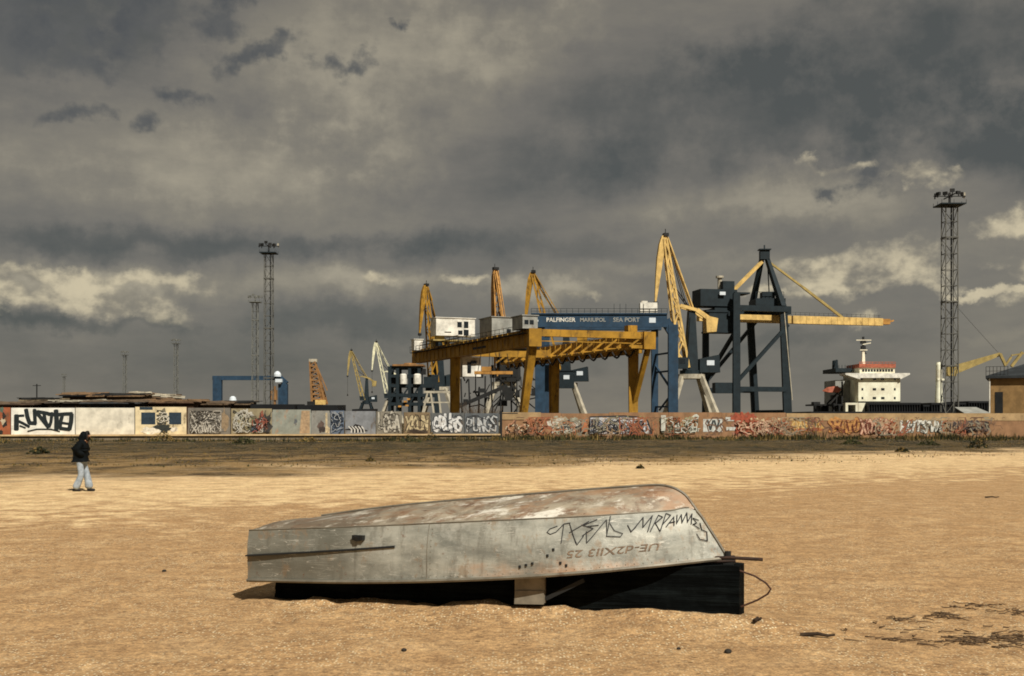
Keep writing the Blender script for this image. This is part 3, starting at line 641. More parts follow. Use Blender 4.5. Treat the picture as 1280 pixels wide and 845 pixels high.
# ------------------------------------------------------------------ yellow rail mounted gantry
def build_yellow_gantry():
    t=thing('gantry_crane',(0,200,0),'yellow rail mounted gantry crane with two long girders','gantry crane')
    dv=Vector((-20.2,51,0)); dn=dv.normalized(); sv=Vector((dn.y,-dn.x,0))   # along girder, across
    A=Vector((3.06,170,0)); B=Vector((20.0,176.6,0)); zt,zb=14.8,12.45
    Y=M['yellow']
    for i,P0 in enumerate((A,B)):
        b=MB()
        def q(s,w,z): return P0+dv*s+sv*w+Vector((0,0,z))
        b.hexa([q(0,-.85,zb),q(0,.85,zb),q(1.03,.85,zb),q(1.03,-.85,zb),q(0,-.85,zt),q(0,.85,zt),q(1.03,.85,zt),q(1.03,-.85,zt)])
        for k in range(26):
            s_=.02+k*.04
            for w in (-.9,.9): b.beam(q(s_,w,zb+.1),q(s_,w,zt-.1),.14,.1)
        g=b.build('girder',Y,t)
        b=MB(); b.hexa([q(-.012,-.95,zb-.1),q(-.012,.95,zb-.1),q(-.001,.95,zb-.1),q(-.001,-.95,zb-.1),q(-.012,-.95,zt+.1),q(-.012,.95,zt+.1),q(-.001,.95,zt+.1),q(-.001,-.95,zt+.1)]); b.build('end_plate',Y,g)
        b=MB()   # walkway and hand rail
        for w0 in ((-1.7,-.9) if i==0 else (.9,1.7),):
            b.hexa([q(0,w0[0],zt-.6),q(0,w0[1],zt-.6),q(1,w0[1],zt-.6),q(1,w0[0],zt-.6),q(0,w0[0],zt-.5),q(0,w0[1],zt-.5),q(1,w0[1],zt-.5),q(1,w0[0],zt-.5)])
            we=w0[0] if i==0 else w0[1]
            for z in (0,.55): b.beam(q(0,we,zt+z),q(1,we,zt+z),.06)
            for k in range(31): b.beam(q(k/30,we,zt-.55),q(k/30,we,zt+.55),.06)
        b.build('walkway',M['darksteel'],g)
        for s_ in (.085,.62):
            b=MB(); p=q(s_,0,zb)
            if i==0 and s_<.3: b.beam(q(s_,0,.6),q(.01,0,zb),.95,.9,1.15,1.0)
            else: b.beam(Vector((p.x,p.y,.6)),p,1.25,1.15,1.5,1.3)
            b.beam(q(s_,0,3.2) if not (i==0 and s_<.3) else q(s_-.01,0,2.4),q(s_,0,.6),1.3,1.2); b.build('leg',Y,t)
            if i==0 and s_<.3:
                b=MB(); b.box((p.x,p.y,.35),(1.6,4.,.7),math.atan2(-dn.x,dn.y)); b.build('wheel_bogie',M['darksteel'],t); continue
            b=MB(); sg=-1
            if s_<.3: b.beam(q(s_+sg*.085,0,zb),q(s_+sg*.006,0,4.6),.7,.6)
            else: b.beam(q(s_+.03,0,zb),q(s_+.03,0,.6),.8,.7)
            b.build('leg_brace',Y,t)
            b=MB(); b.box((p.x,p.y,.35),(1.6,4.,.7),math.atan2(-dn.x,dn.y)); b.build('wheel_bogie',M['darksteel'],t)
    b=MB(); b.beam(A+dv*.004+sv*.9+Vector((0,0,zt-.45)),B+dv*.004-sv*.9+Vector((0,0,zt-.45)),.9,1.0); b.build('end_beam',Y,t)
    b=MB(); b.beam(A+dv*.004+sv*.9+Vector((0,0,zb+.75)),B+dv*.004-sv*.9+Vector((0,0,zb+.75)),.14); b.build('hand_rail',Y,t)
    b=MB(); b.beam(A+dv*.62+sv*.9+Vector((0,0,zb+.9)),B+dv*.62-sv*.9+Vector((0,0,zb+.9)),1.,1.3); b.build('end_beam',Y,t)
    b=MB()     # festoon cable sagging in loops under the inner side of the second girder
    pts=[]
    for k in range(13):
        for m_ in range(6): f=(k+m_/6)/13; pts.append(B+dv*(f*.97+.01)-sv*1.75+Vector((0,0,zb+.4-1.5*math.sin(math.pi*m_/6))))
    b.tube(pts,.16,5); b.build('festoon_cable',M['cable'],t)
    b=MB()     # underside lattice between the girders
    n=13
    for k in range(n+1):
        p=A+dv*(k/n)+sv*.85+Vector((0,0,zb+.25)); q2=B+dv*(k/n)-sv*.85+Vector((0,0,zb+.25))
        if k%2==0 or k<8: b.beam(p*.12+q2*.88,q2,.35,.5)
        b.beam(q2-sv*2.2,q2+Vector((0,0,1.6)),.25)
    b.beam(B-sv*1.2+Vector((0,0,zb-.35)),B+dv*.98-sv*1.2+Vector((0,0,zb-.35)),.6,.7)
    for w in (1.3,2.4): b.beam(B-sv*w+Vector((0,0,zb+.05)),B+dv*.98-sv*w+Vector((0,0,zb+.05)),.5,.35)
    b.build('lattice',Y,t)
    b=MB(); p=B+dv*.05+Vector((0,0,zt+.55)); b.box(p-sv*1.4,(1.5,1.3,1.3),math.atan2(-dn.x,dn.y)); b.box(p+Vector((.2,0,-1.3))-sv*.2,(.6,.8,1.6)); b.build('motor_box',Y,t)
    # trolley with houses
    rz=math.atan2(-dn.x,dn.y); tr=t
    def house(s_,w,z0,sx,sy,sz,mat,name,wins=()):
        c=A+dv*s_+sv*w+Vector((0,0,z0+sz/2)); b=MB(); b.box(c,(sx,sy,sz),rz)
        Mz=Matrix.Rotation(rz,3,'Z')
        b.box(c+Vector((0,0,sz/2+.06)),(sx+.3,sy+.3,.12),rz)
        o=b.build(name,mat,tr)
        for (fx,fz,ww,wh) in wins:
            b=MB(); b.box(c+Mz@Vector((fx*sx,-sy/2-.02,fz*sz)),(ww,.06,wh),rz); b.build('window',M['glass'],o)
        return o
    def house_at(px,d,z0,*a):
        p=Vector((gx(px,d),d,0)); r=p-A; return house(r.dot(dn)/dv.length,r.dot(sv),z0,*a)
    house_at(656,171,zt+.05,2.3,4.,1.8,M['grey'],'electric_house',((.1,.0,.6,.6),(-.25,.0,.6,.6)))
    house_at(622,189,13.6,4.0,5.5,4.3,M['grey'],'machinery_house',((.2,.0,.7,.7),(.12,-.3,.9,.5)))
    house_at(566,206,16.3,7.0,3.,3.0,M['white'],'switch_house',((.10,.15,.8,.9),(.27,.15,.8,1.1),(.12,-.3,.8,.7),(.27,-.3,.9,1.0),(-.2,-.3,1.2,.15)))
    b=MB(); c0=Vector((gx(566,206),206,15.5)); b.box(c0,(8.2,3.6,.25),rz)
    for dx in (-3.4,-1,1.4,3.4): b.box(c0+Vector((dx,0,-.5)),(.4,1.6,.9),rz)
    b.box(c0+Vector((-2.2,-1.2,.5)),(1.4,1.2,.8),rz); b.build('trolley_deck',M['olive'],t)
    b=MB(); c0=Vector((gx(632,190),190,0)); b.box(c0+Vector((0,0,13.3)),(9,6,.35),rz)
    for k in range(9): b.beam(c0+Vector((-4.5+k*1.1,-2.6,13.4)),c0+Vector((-4.5+k*1.1,-2.6,14.3)),.08)
    b.build('trolley_frame',M['darksteel'],t)
    house(.95,-1.2,zt-.2,1.6,1.8,1.9,M['white'],'equipment_box')
    b=MB(); c=A+dv*.985+Vector((0,0,zt)); 
    for k in range(12): b.beam(A+dv*(.55+k*.04)+sv*-.9+Vector((0,0,zt)),A+dv*(.55+k*.04)+sv*-.9+Vector((0,0,zt+1.1)),.09)
    for z in (.6,1.1): b.beam(A+dv*.55+sv*-.9+Vector((0,0,zt+z)),A+dv*1.0+sv*-.9+Vector((0,0,zt+z)),.09)
    b.build('hand_rail',M['darksteel'],t)
    # hanging operator cabin
    d=205.; p=at(586,459,d); b=MB(); b.box(p,(3.3,3.0,3.3),rz); b.box(p+Vector((-.6,0,1.9)),(1.6,2,.6),rz); o=b.build('operator_cab',M['white'],t)
    b=MB(); b.box(p+Vector((.1,-1.55,-.1)),(.65,.3,1.8),rz); b.build('door',M['glass'],o)
    b=MB(); b.box(p+Vector((.9,-1.5,.8)),(1.0,.3,.5),rz); b.build('window',M['glass'],o)
    b=MB()
    for dx in (-1.4,1.4): b.beam(p+Vector((dx,0,1.6)),Vector((p.x+dx,p.y,zb)),.16)
    b.build('hanger',M['darksteel'],o)
    # spreader hanging on ropes
    p=at(617,466,200.); b=MB(); b.box(p,(6.4,1.2,.5)); b.box(p+Vector((-1.2,0,.6)),(1.6,1.2,.8)); b.build('spreader',M['orange'],t)
    b=MB()
    for dx in (-2.6,-.8,1.2,2.8): b.tube([p+Vector((dx,0,.3)),Vector((p.x+dx*.8,p.y,zb+.6))],.06,5)
    b.build('hoist_rope',M['cable'],t)
    b=MB()
    for dx in (-3,0,3): b.beam(p+Vector((dx,0,-.2)),p+Vector((dx,0,-3)),.18); b.box(p+Vector((dx,0,-3.2)),(.9,.4,.3))
    b.build('grab_arm',M['darksteel'],t)
build_yellow_gantry()

# ------------------------------------------------------------------ lettering from the built-in font, as mesh
def text_mesh(txt, size, fn, name, mat, parent, bold=0.0):
    cu=bpy.data.curves.new('text','FONT'); cu.body=txt; cu.size=size; cu.align_x='CENTER'; cu.align_y='CENTER'; cu.offset=bold; cu.resolution_u=3
    ob=bpy.data.objects.new('text',cu); COL.objects.link(ob)
    dg=bpy.context.evaluated_depsgraph_get(); dg.update(); me=bpy.data.meshes.new_from_object(ob.evaluated_get(dg))
    b=MB(); b.raw([fn(v.co.x,v.co.y) for v in me.vertices],[tuple(p.vertices) for p in me.polygons])
    bpy.data.objects.remove(ob); bpy.data.curves.remove(cu); bpy.data.meshes.remove(me)
    return b.build(name,mat,parent)

# ------------------------------------------------------------------ blue gantry
def build_blue_gantry():
    D=238.; t=thing('gantry_crane',(gx(760,D),D,0),'blue portal gantry with white lettering along its girder behind the yellow one','gantry crane')
    X0,X1=gx(664,D),gx(834,D); z0,z1=gz(408,D),gz(392.5,D); m=M['blue']
    b=MB(); b.hexa([(X0,D,z0),(X1,D,z0),(X1,D+2.2,z0),(X0,D+2.2,z0),(X0,D,z1),(X1,D,z1),(X1,D+2.2,z1),(X0,D+2.2,z1)])
    b.beam((X0,D-.02,z1+.05),(X1,D-.02,z1+.05),.5,.25); b.beam((X0,D-.02,z0-.05),(X1,D-.02,z0-.05),.4,.2)
    g=b.build('girder',m,t)
    b=MB(); b.hexa([(X0,D+9,z0),(X1,D+9,z0),(X1,D+11,z0),(X0,D+11,z0),(X0,D+9,z1),(X1,D+9,z1),(X1,D+11,z1),(X0,D+11,z1)]); b.build('girder',m,t)
    lw=M['winwhite']
    for s_,px,sz in (('PALFINGER',701,.92),('MARIUPOL',741,.85),('SEA PORT',783,.95)):
        text_mesh(s_,sz*1.25,lambda x,y,px=px:(gx(px,D)+x,D-.03,(z0+z1)/2+.05+y),'lettering',M['white'] if px==701 else M['grey'],g,.02)
    b=MB(); b.box((gx(815.5,D),D-.03,(z0+z1)/2),(1.3,.05,1.0)); b.box((gx(671,D),D-.03,(z0+z1)/2-.1),(.6,.05,.35)); b.build('sign_plate',lw,g)
    b=MB()
    for z in (.55,1.05): b.beam((X0,D-.2,z1+z),(X1,D-.2,z1+z),.07)
    for k in range(24): x=X0+(X1-X0)*k/23; b.beam((x,D-.2,z1),(x,D-.2,z1+1.1+(.9 if k in (14,15,16,19) else 0)),.08)
    b.build('hand_rail',M['navy'],g)
    for px,dd,w in ((842,D,1.9),(819,D+10,1.3),(675,D,1.9),(683,D+10,1.3)):
        b=MB(); x=gx(px,dd); b.beam((x,dd+1,0),(x,dd+1,z0+.4),w,1.6); b.build('leg',m,t)
    b=MB(); b.beam((gx(832,D),D+1,z1-.6),(gx(846,D),D+1,gz(424,D)),.6,.5); b.beam((X1-.3,D+1,(z0+z1)/2),(gx(842,D),D+1,z0-1.2),1.4,1.9); b.build('haunch',m,t)
    b=MB()
    x0,x1=gx(819,D+10),gx(842,D)
    for py in (440,463,508): b.beam((x0,D+11,gz(py,D)),(x1,D+1,gz(py,D)),.35)
    b.beam((x0,D+11,gz(452,D)),(x1,D+1,gz(490,D)),.35); b.beam((x1,D+1,gz(490,D)),(x0+1,D+11,gz(512,D)),.3); b.build('leg_tie',m,t)
    b=MB(); b.box((gx(811,D),D+1,gz(384.5,D)),(3.4,2.2,2.0)); b.box((gx(806,D),D+1,gz(378,D)+.1),(1.2,1.2,.5)); b.build('machinery_house',M['white'],t)
build_blue_gantry()

# ------------------------------------------------------------------ ship to shore crane
def build_sts():
    t=thing('container_crane',(gx(950,304),304,0),'dark teal ship to shore crane with long cream boom reaching right','container crane'); n=M['navy']
    W1=Vector((gx(985,300),300,0)); W2=Vector((gx(945,313),313,0)); L1=Vector((gx(920.5,296),296,0)); L2=Vector((gx(882,309),309,0))
    zt=30.2; up=lambda p,z: Vector((p.x,p.y,z))
    for p,w,lean in ((W1,2.0,-1.2),(W2,1.9,-1.6),(L1,1.8,0),(L2,1.7,0)):
        b=MB(); b.beam(p,up(p,zt+(3 if p is L1 else 0))+Vector((lean,0,0)),w,1.6,w*.9,1.4); b.box((p.x,p.y,.8),(2.2,6,1.6),-.4); b.build('leg',n,t)
    ap=Vector((gx(955.5,306),306,gz(322,306)))
    b=MB()
    for p in (W1,W2): b.beam(up(p,zt)+Vector((-1.3,0,0)),ap+Vector((.6 if p is W1 else -.6,0,0)),1.5,1.3,1.0,.9)
    b.box(ap+Vector((0,0,.6)),(2.4,1.8,2.2)); b.box(ap+Vector((0,0,2.0)),(3.0,2.6,.25)); b.beam(ap,ap+Vector((0,0,3.2)),.3)
    b.beam(ap+Vector((.8,0,-1)),ap+Vector((1.2,0,-9)),.25); b.build('a_frame',n,t)
    b=MB()
    for p,q,z,w in ((W1,W2,zt-.8,2.0),(L1,L2,zt-.8,1.6),(L1,W1,9.6,1.2),(L2,W2,9.6,1.2),(L1,W1,zt-.6,1.4),(L2,W2,zt-.6,1.4),(W1,W2,4,1.)): b.beam(up(p,z),up(q,z),w)
    b.beam(up(W1,gz(406,300)),up(L1,gz(478,296)),.8); b.beam(up(W2,gz(402,313)),up(L2,gz(478,309)),.8); b.beam(up(L1,gz(412,296)),up(L2,gz(476,309)),.8); b.build('portal_brace',n,t)
    # platform between the A-frame feet
    b=MB(); b.box((W1+W2)/2+Vector((-1.2,0,zt+1.3)),(7.5,9,2.2)); b.box((W1+W2)/2+Vector((-1.5,-2,zt+3.3)),(3.2,3,1.6))
    for k in range(8): b.beam((W1+W2)/2+Vector((-4.9+k,-4.4,zt+2.4)),(W1+W2)/2+Vector((-4.9+k,-4.4,zt+4.0)),.1)
    b.beam((W1+W2)/2+Vector((-4.9,-4.4,zt+4.0)),(W1+W2)/2+Vector((2.1,-4.4,zt+4.0)),.12); b.build('platform',n,t)
    g=(W1-L1); g.z=0; g.normalize()
    base=(L1+L2)/2+Vector((2.2,-2.,gz(397.5,300))); tip=base+g*43.2; tip.z=base.z
    b=MB(); b.beam(base-g*9,base+g*16.5,1.7,1.9); b.build('back_boom',M['cream'],t)
    b=MB(); b.beam(base+g*17,tip,1.6,2.0,1.5,1.9)
    for k in range(14): p=base+g*(17.5+k*1.8); b.beam(p+Vector((0,-.84,-.9)),p+Vector((0,-.84,.9)),.12)
    o=b.build('boom',M['cream'],t)
    b=MB(); b.box(tip+g*1.2+Vector((0,0,.1)),(1.9,2,1.4)); b.beam(tip+g*1.8,tip+g*3.6+Vector((0,0,.5)),.4); b.build('boom_tip',M['orange'],o)
    b=MB()
    for z in (1.5,2.0): b.beam(base+g*17+Vector((0,.7,z)),tip+Vector((0,.7,z-.2)),.06)
    for k in range(20): p=base+g*(17+k*1.35)+Vector((0,.7,1)); b.beam(p,p+Vector((0,0,1)),.06)
    b.build('hand_rail',M['darksteel'],o)
    b=MB(); e=base+g*31.5; e.z=base.z+1; mid=ap+(e-ap)*.5
    b.beam(ap+Vector((1,0,-1)),mid,.5); b.beam(mid,e,.6); b.beam(e,e+g*2-Vector((0,0,.9)),.5); b.build('fore_stay',M['olive'],t)
    b=MB(); b.beam(ap+Vector((-.6,0,-1)),Vector((gx(908,300),300,gz(372,300))),.75); b.build('back_stay',M['cream'],t)
    # machinery house and hanging trolley cabin
    b=MB(); c=Vector((gx(894,299),300,gz(373,299))); b.box(c,(9.6,6,4.2),.2); b.box(c+Vector((2.9,-.6,3.1)),(3.0,3,2.2),.2); b.box(c+Vector((6.,0,1.2)),(4,5,.4),.2); b.box(c+Vector((2.,0,-3.4)),(6,5,1.8),.2); o=b.build('machinery_house',n,t)
    b=MB(); b.box(c+Vector((1.4,-3.45,1.)),(1.5,.2,.8),.2); b.build('window',M['winwhite'],o)
    b=MB(); b.lathe(c+Vector((1.3,0,2)),[(.55,0),(.55,3.2)],10); b.lathe(c+Vector((1.3,0,5.2)),[(1.0,0),(1.0,.5)],10); b.build('vent_stack',M['palesteel'],o)
    b=MB(); c2=Vector((gx(898,299),299,gz(403,299))); b.box(c2,(6.4,4,4.6),.2); b.box(c2+Vector((0,0,2.6)),(8,4.4,.5),.2); b.box(c2+Vector((0,0,-2.5)),(7.4,4.3,.4),.2); b.box(c2+Vector((2.6,-2.2,2)),(1.1,.2,1.1),.2); b.build('trolley_cabin',n,t)
    b=MB(); c3=Vector((gx(907,297),297,gz(485,297))); b.box(c3,(6,3,2.6),.1); b.build('transformer_house',n,t)
    b=MB(); b.beam(up(W1,zt)+Vector((-1.2,-.8,0)),up(W1,gz(500,300))+Vector((.9,-.8,0)),.2); b.build('ladder',M['palesteel'],t)
build_sts()

# ------------------------------------------------------------------ cargo ship
def build_ship():
    D=330.; t=thing('cargo_ship',(gx(1110,D),D,0),'cargo ship with tall white accommodation block and red topped bridge','ship')
    def bx(x0,x1,y0,y1,d0,d1): # columns, rows, depth
        return [(gx(x0,D),d0,gz(y1,D)),(gx(x1,D),d0,gz(y1,D)),(gx(x1,D),d1,gz(y1,D)),(gx(x0,D),d1,gz(y1,D)),(gx(x0,D),d0,gz(y0,D)),(gx(x1,D),d0,gz(y0,D)),(gx(x1,D),d1,gz(y0,D)),(gx(x0,D),d1,gz(y0,D))]
    b=MB(); b.hexa(bx(1010,1330,514.5,533,D-3,D+22)); b.build('hull',M['hull'],t)
    b=MB(); b.hexa(bx(1073,1125.3,472,505,D,D+18)); b.hexa(bx(1073,1081,505,515,D,D+18)); b.hexa(bx(1122,1125,500,515,D+.5,D+17)); ac=b.build('accommodation',M['shipwhite'],t)
    for y,xs in ((473.5,(1077,1093,1103,1118.5)),(486.5,(1078,1093,1103.5,1118.5)),(497.5,(1078,1093,1103.5,1118.5))):
        for x in xs:
            b=MB(); w=4.2 if 1085<x<1110 else 2.2; b.hexa(bx(x-w/2,x+w/2,y-1.4,y+1.4,D-.06,D-.003)); b.build('window',M['glass'],ac)
    b=MB(); b.hexa([Vector(p) for p in bx(1073,1125.3,501.6,503,D-.1,D-.003)]); b.build('deck_rail',M['darksteel'],ac)
    # bridge wings with sloping undersides
    b=MB(); z0,z1,zm=gz(472.5,D),gz(466.5,D),gz(467.5,D)
    X=[gx(k,D) for k in (1055.5,1074,1124,1136)]
    for a,c in ((0,1),(3,2)):
        lo=zm-.2; p=[(X[a],D-1,lo),(X[c],D-1,z0-.4),(X[c],D+5,z0-.4),(X[a],D+5,lo),(X[a],D-1,z1),(X[c],D-1,z1),(X[c],D+5,z1),(X[a],D+5,z1)]
        if a==3: p=[p[1],p[0],p[3],p[2],p[5],p[4],p[7],p[6]]
        b.hexa(p)
    b.hexa([(X[1]+.003,D-1,z0),(X[2]-.003,D-1,z0),(X[2]-.003,D+16,z0),(X[1]+.003,D+16,z0),(X[1]+.003,D-1,z1),(X[2]-.003,D-1,z1),(X[2]-.003,D+16,z1),(X[1]+.003,D+16,z1)]); b.build('bridge_wing',M['white'],t)
    b=MB(); b.hexa(bx(1076,1120,459.5,466.4,D+1,D+13)); br=b.build('bridge',M['shipwhite'],t)
    b=MB()
    for k in range(11): x=1079+k*3.6; b.hexa(bx(x,x+2.6,461.6,464.4,D+.93,D+.997))
    b.build('window_band',M['glass'],br)
    b=MB(); b.hexa(bx(1075,1120.5,454.5,459.4,D+.6,D+13.5)); b.build('roof',M['orangered'],br)
    b=MB(); b.beam((gx(1075,D),D+.6,gz(452.5,D)),(gx(1120,D),D+.6,gz(452.5,D)),.15)
    for k in range(12): x=gx(1075+k*4.1,D); b.beam((x,D+.6,gz(454.6,D)),(x,D+.6,gz(452.4,D)),.12)
    b.build('roof_rail',M['orangered'],br)
    xm=gx(1087,D); b=MB(); b.beam((xm,D+6,gz(455,D)),(xm,D+6,gz(436,D)),.9,.9,.6,.6); b.build('mast',M['shipwhite'],t)
    b=MB(); b.beam((xm,D+6,gz(437,D)),(xm,D+6,gz(419,D)),.5); b.box((xm,D+6,gz(426,D)),(1.4,1,.8)); b.box((xm,D+6,gz(434,D)),(1.2,1,1.4)); b.beam((xm+.8,D+6,gz(441,D)),(xm-.6,D+6,gz(432,D)),.3); b.build('mast_head',M['darksteel'],t)
    b=MB(); b.beam((xm-2.1,D+5.6,gz(423.5,D)),(xm+2.1,D+5.6,gz(423.5,D)),.3,.25); b.beam((xm-.3,D+5.6,gz(429,D)),(xm+2,D+5.6,gz(427,D)),.25,.25); b.beam((xm-1,D+5.6,gz(436,D)),(xm+1,D+5.6,gz(436,D)),.25); b.build('radar_scanner',M['shipwhite'],t)
    b=MB(); b.hexa(bx(1052,1072.8,459,464,D+6,D+20)); b.lathe((gx(1061,D),D+14,gz(459,D)),[(.9,0),(.8,2.4),(.5,2.6)],10); b.beam((gx(1058,D),D+12,gz(459,D)),(gx(1061,D),D+12,gz(447,D)),.5)
    for k in range(6): x=gx(1052+k*4,D); b.beam((x,D+6,gz(459,D)),(x,D+6,gz(455,D)),.12)
    b.build('funnel_deck',M['navy'],t)
    b=MB(); b.hexa(bx(1054,1072.8,474,515,D+8,D+20)); b.build('engine_casing',M['grey'],t)
    # free fall lifeboat on its cradle
    c=Vector((gx(1046,D),D+5,gz(487,D))); b=MB()
    b.raw([c+Vector((x*2.0,y*1.3,z*1.3))@Matrix.Rotation(0,3,'Y') for x,y,z in ((-1.4,0,-.2),(-.6,-.8,-.5),(.8,-.8,-.5),(1.2,-.6,0),(1.2,.6,0),(.8,.8,-.5),(-.6,.8,-.5),(-.6,-.6,.6),(.7,-.6,.9),(.7,.6,.9),(-.6,.6,.6))],
          [(0,1,7),(1,2,8,7),(2,3,8),(3,4,9,8),(4,5,9),(5,6,10,9),(6,0,10),(0,7,10),(7,8,9,10),(1,0,6),(1,6,5,2),(2,5,4,3)]); b.build('lifeboat',M['orangered'],t)
    b=MB()
    b.beam(c+Vector((-3,-1.6,-6)),c+Vector((2.4,-1.6,-.2)),.4); b.beam(c+Vector((-3,1.6,-6)),c+Vector((2.4,1.6,-.2)),.4); b.beam(c+Vector((2.4,-1.6,-6)),c+Vector((2.4,-1.6,2.4)),.4); b.beam(c+Vector((.6,-1.6,-6)),c+Vector((1,-1.6,-1)),.3); b.box(c+Vector((1.6,1,-3)),(3,2,3.2)); b.build('launch_ramp',M['darksteel'],t)
    b=MB()
    b.hexa(bx(1020,1056,505,507,D+2,D+12))
    for x in (1021,1028,1037,1044,1051): b.hexa(bx(x,x+1.6,507,514.5,D+2,D+3))
    b.hexa(bx(1028,1040,507.2,514.5,D+4,D+10)); b.hexa(bx(1022,1030,502,505,D+4,D+7)); b.build('aft_deck_house',M['darksteel'],t)
    b=MB(); b.hexa(bx(1057,1072.5,503.5,506,D,D+3)); b.hexa(bx(1057,1060,506,514.5,D,D+3)); b.hexa(bx(1069.5,1072.5,506,514.5,D,D+3)); b.build('deck_arch',M['shipwhite'],t)
    # hatch coamings
    b=MB()
    for x0,x1,y in ((1082,1147,503.5),(1150,1158,506),(1160,1203,503.5),(1206,1240,501.5)):
        b.hexa(bx(x0,x1,y,y+2.4,D-2.6,D+16)); b.hexa(bx(x0+.5,x1-.5,y+2.5,514.5,D-2,D+15))
        n=int((x1-x0)/3.2)
        for k in range(n+1): x=x0+1+(x1-x0-2)*k/max(1,n); b.hexa(bx(x-.35,x+.35,y+2.45,514.5,D-2.5,D-2.003))
    b.build('hatch_coaming',M['hull'],t)
    # deck crane
    x=gx(1178.5,D); b=MB(); b.lathe((x,D+3,gz(514,D)),[(1.15,0),(1.05,3.4),(.85,6.5),(.8,13),(.6,13.6)],14); b.box((x+.3,D+3,gz(474,D)),(1.9,1.7,.5)); pc=b.build('deck_crane_post',M['shipwhite'],t)
    b=MB(); b.beam((gx(1190,D),D+2,gz(464,D)),(gx(1254,D),D+2,gz(442,D)),.9,2.6,.6,.9); b.box((gx(1192,D),D+2,gz(463,D)),(2.4,1.8,3)); b.build('deck_crane_jib',M['olive'],t)
    b=MB(); b.tube([(gx(1190,D),D+2,gz(372,D)),(gx(1222,D),D+2,gz(408,D)),(gx(1252,D),D+2,gz(441,D))],.045,5)
    b.build('jib_rope',M['cable'],t)
    b=MB(); b.beam((gx(1252,D),D+1,gz(442,D)),(gx(1259,D),D+1,gz(457,D)),.7); b.beam((gx(1259,D),D+1,gz(456,D)),(gx(1266,D),D+1,gz(446,D)),.5); b.beam((gx(1266,D),D+1,gz(458,D)),(gx(1280,D),D+1,gz(440,D)),.7); b.beam((gx(1266,D),D+1,gz(444,D)),(gx(1284,D),D+1,gz(441,D)),.4); b.build('deck_crane_knuckle',M['olive'],t)
build_ship()

# ------------------------------------------------------------------ building at the right edge
def build_house():
    D=150.; o0=Vector((gx(1238,D),D,0)); an=R(-23); ex=Vector((math.cos(an),math.sin(an),0)); ey=Vector((-ex.y,ex.x,0))
    def W(x,y,z): return o0+ex*x+ey*y+Vector((0,0,z))
    t=thing('tan_building',W(5,0,0),'tan building with dark grey blue tin roof at the right end of the wall','building')
    zt=gz(473,D); L=15; b=MB(); b.hexa([W(0,0,0),W(L,0,0),W(L,10,0),W(0,10,0),W(0,0,zt),W(L,0,zt),W(L,10,zt),W(0,10,zt)]); b.build('wall',conc('tan render',(146,116,74),.3),t)
    zr=zt+2.3; b=MB(); o=.55
    b.raw([W(-o,-o,zt+.003),W(L,-o,zt+.003),W(L,10+o,zt+.003),W(-o,10+o,zt+.003),W(-o,-o,zt+.3),W(L,-o,zt+.3),W(L,10+o,zt+.3),W(-o,10+o,zt+.3),W(5,5,zr),W(L,5,zr)],
          [(0,1,5,4),(3,0,4,7),(2,3,7,6),(4,5,9,8),(6,7,8,9),(7,4,8),(3,2,1,0),(1,2,6,9,5)]); b.build('roof',weathered('dark tin roof',C(46,50,52),C(40,44,46),.3,.4),t)
    b=MB(); b.hexa([W(.55,-.06,0),W(1.45,-.06,0),W(1.45,-.003,0),W(.55,-.003,0),W(.55,-.06,gz(490,D)),W(1.45,-.06,gz(490,D)),W(1.45,-.003,gz(490,D)),W(.55,-.003,gz(490,D))]); b.build('door',M['darksteel'],t)
    b=MB(); b.tube([W(-.1,-.25,.2),W(-.1,-.25,zt+.2)],.09,8); b.build('drain_pipe',M['white'],t)
    b=MB(); z0=zt+.3
    for k in range(7): b.beam(W(-.5+k*.42,-.4,z0),W(-.5+k*.42,-.4,z0+1.15),.05)
    for z in (.6,1.15): b.beam(W(-.5,-.4,z0+z),W(2.1,-.4,z0+z),.05)
    b.build('roof_rail',M['darksteel'],t)
    D2=140.; b=MB(); xa,xb=gx(1205,D2),gx(1238,D2)
    t2=thing('tin_shed',((xa+xb)/2,D2,0),'small low shed with pale blue grey tin roof just left of the tan building','shed')
    z0,z1=gz(516,D2),gz(508.5,D2)
    b.raw([(xa,D2,z0),(xb,D2,z0),(xb-.5,D2+3,z1),(xa,D2+3,z1),(xa,D2,z0-.1),(xb,D2,z0-.1),(xb-.5,D2+3,z1-.1),(xa,D2+3,z1-.1)],[(0,1,2,3),(7,6,5,4),(4,5,1,0),(5,6,2,1),(6,7,3,2),(7,4,0,3)]); b.build('roof',M['grey'],t2)
    b=MB(); b.hexa([(xa+.2,D2+.2,0),(xb-.3,D2+.2,0),(xb-.6,D2+3,0),(xa+.2,D2+3,0),(xa+.2,D2+.2,z0-.1),(xb-.3,D2+.2,z0-.1),(xb-.6,D2+3,z1-.15),(xa+.2,D2+3,z1-.15)]); b.build('wall',M['darksteel'],t2)
build_house()

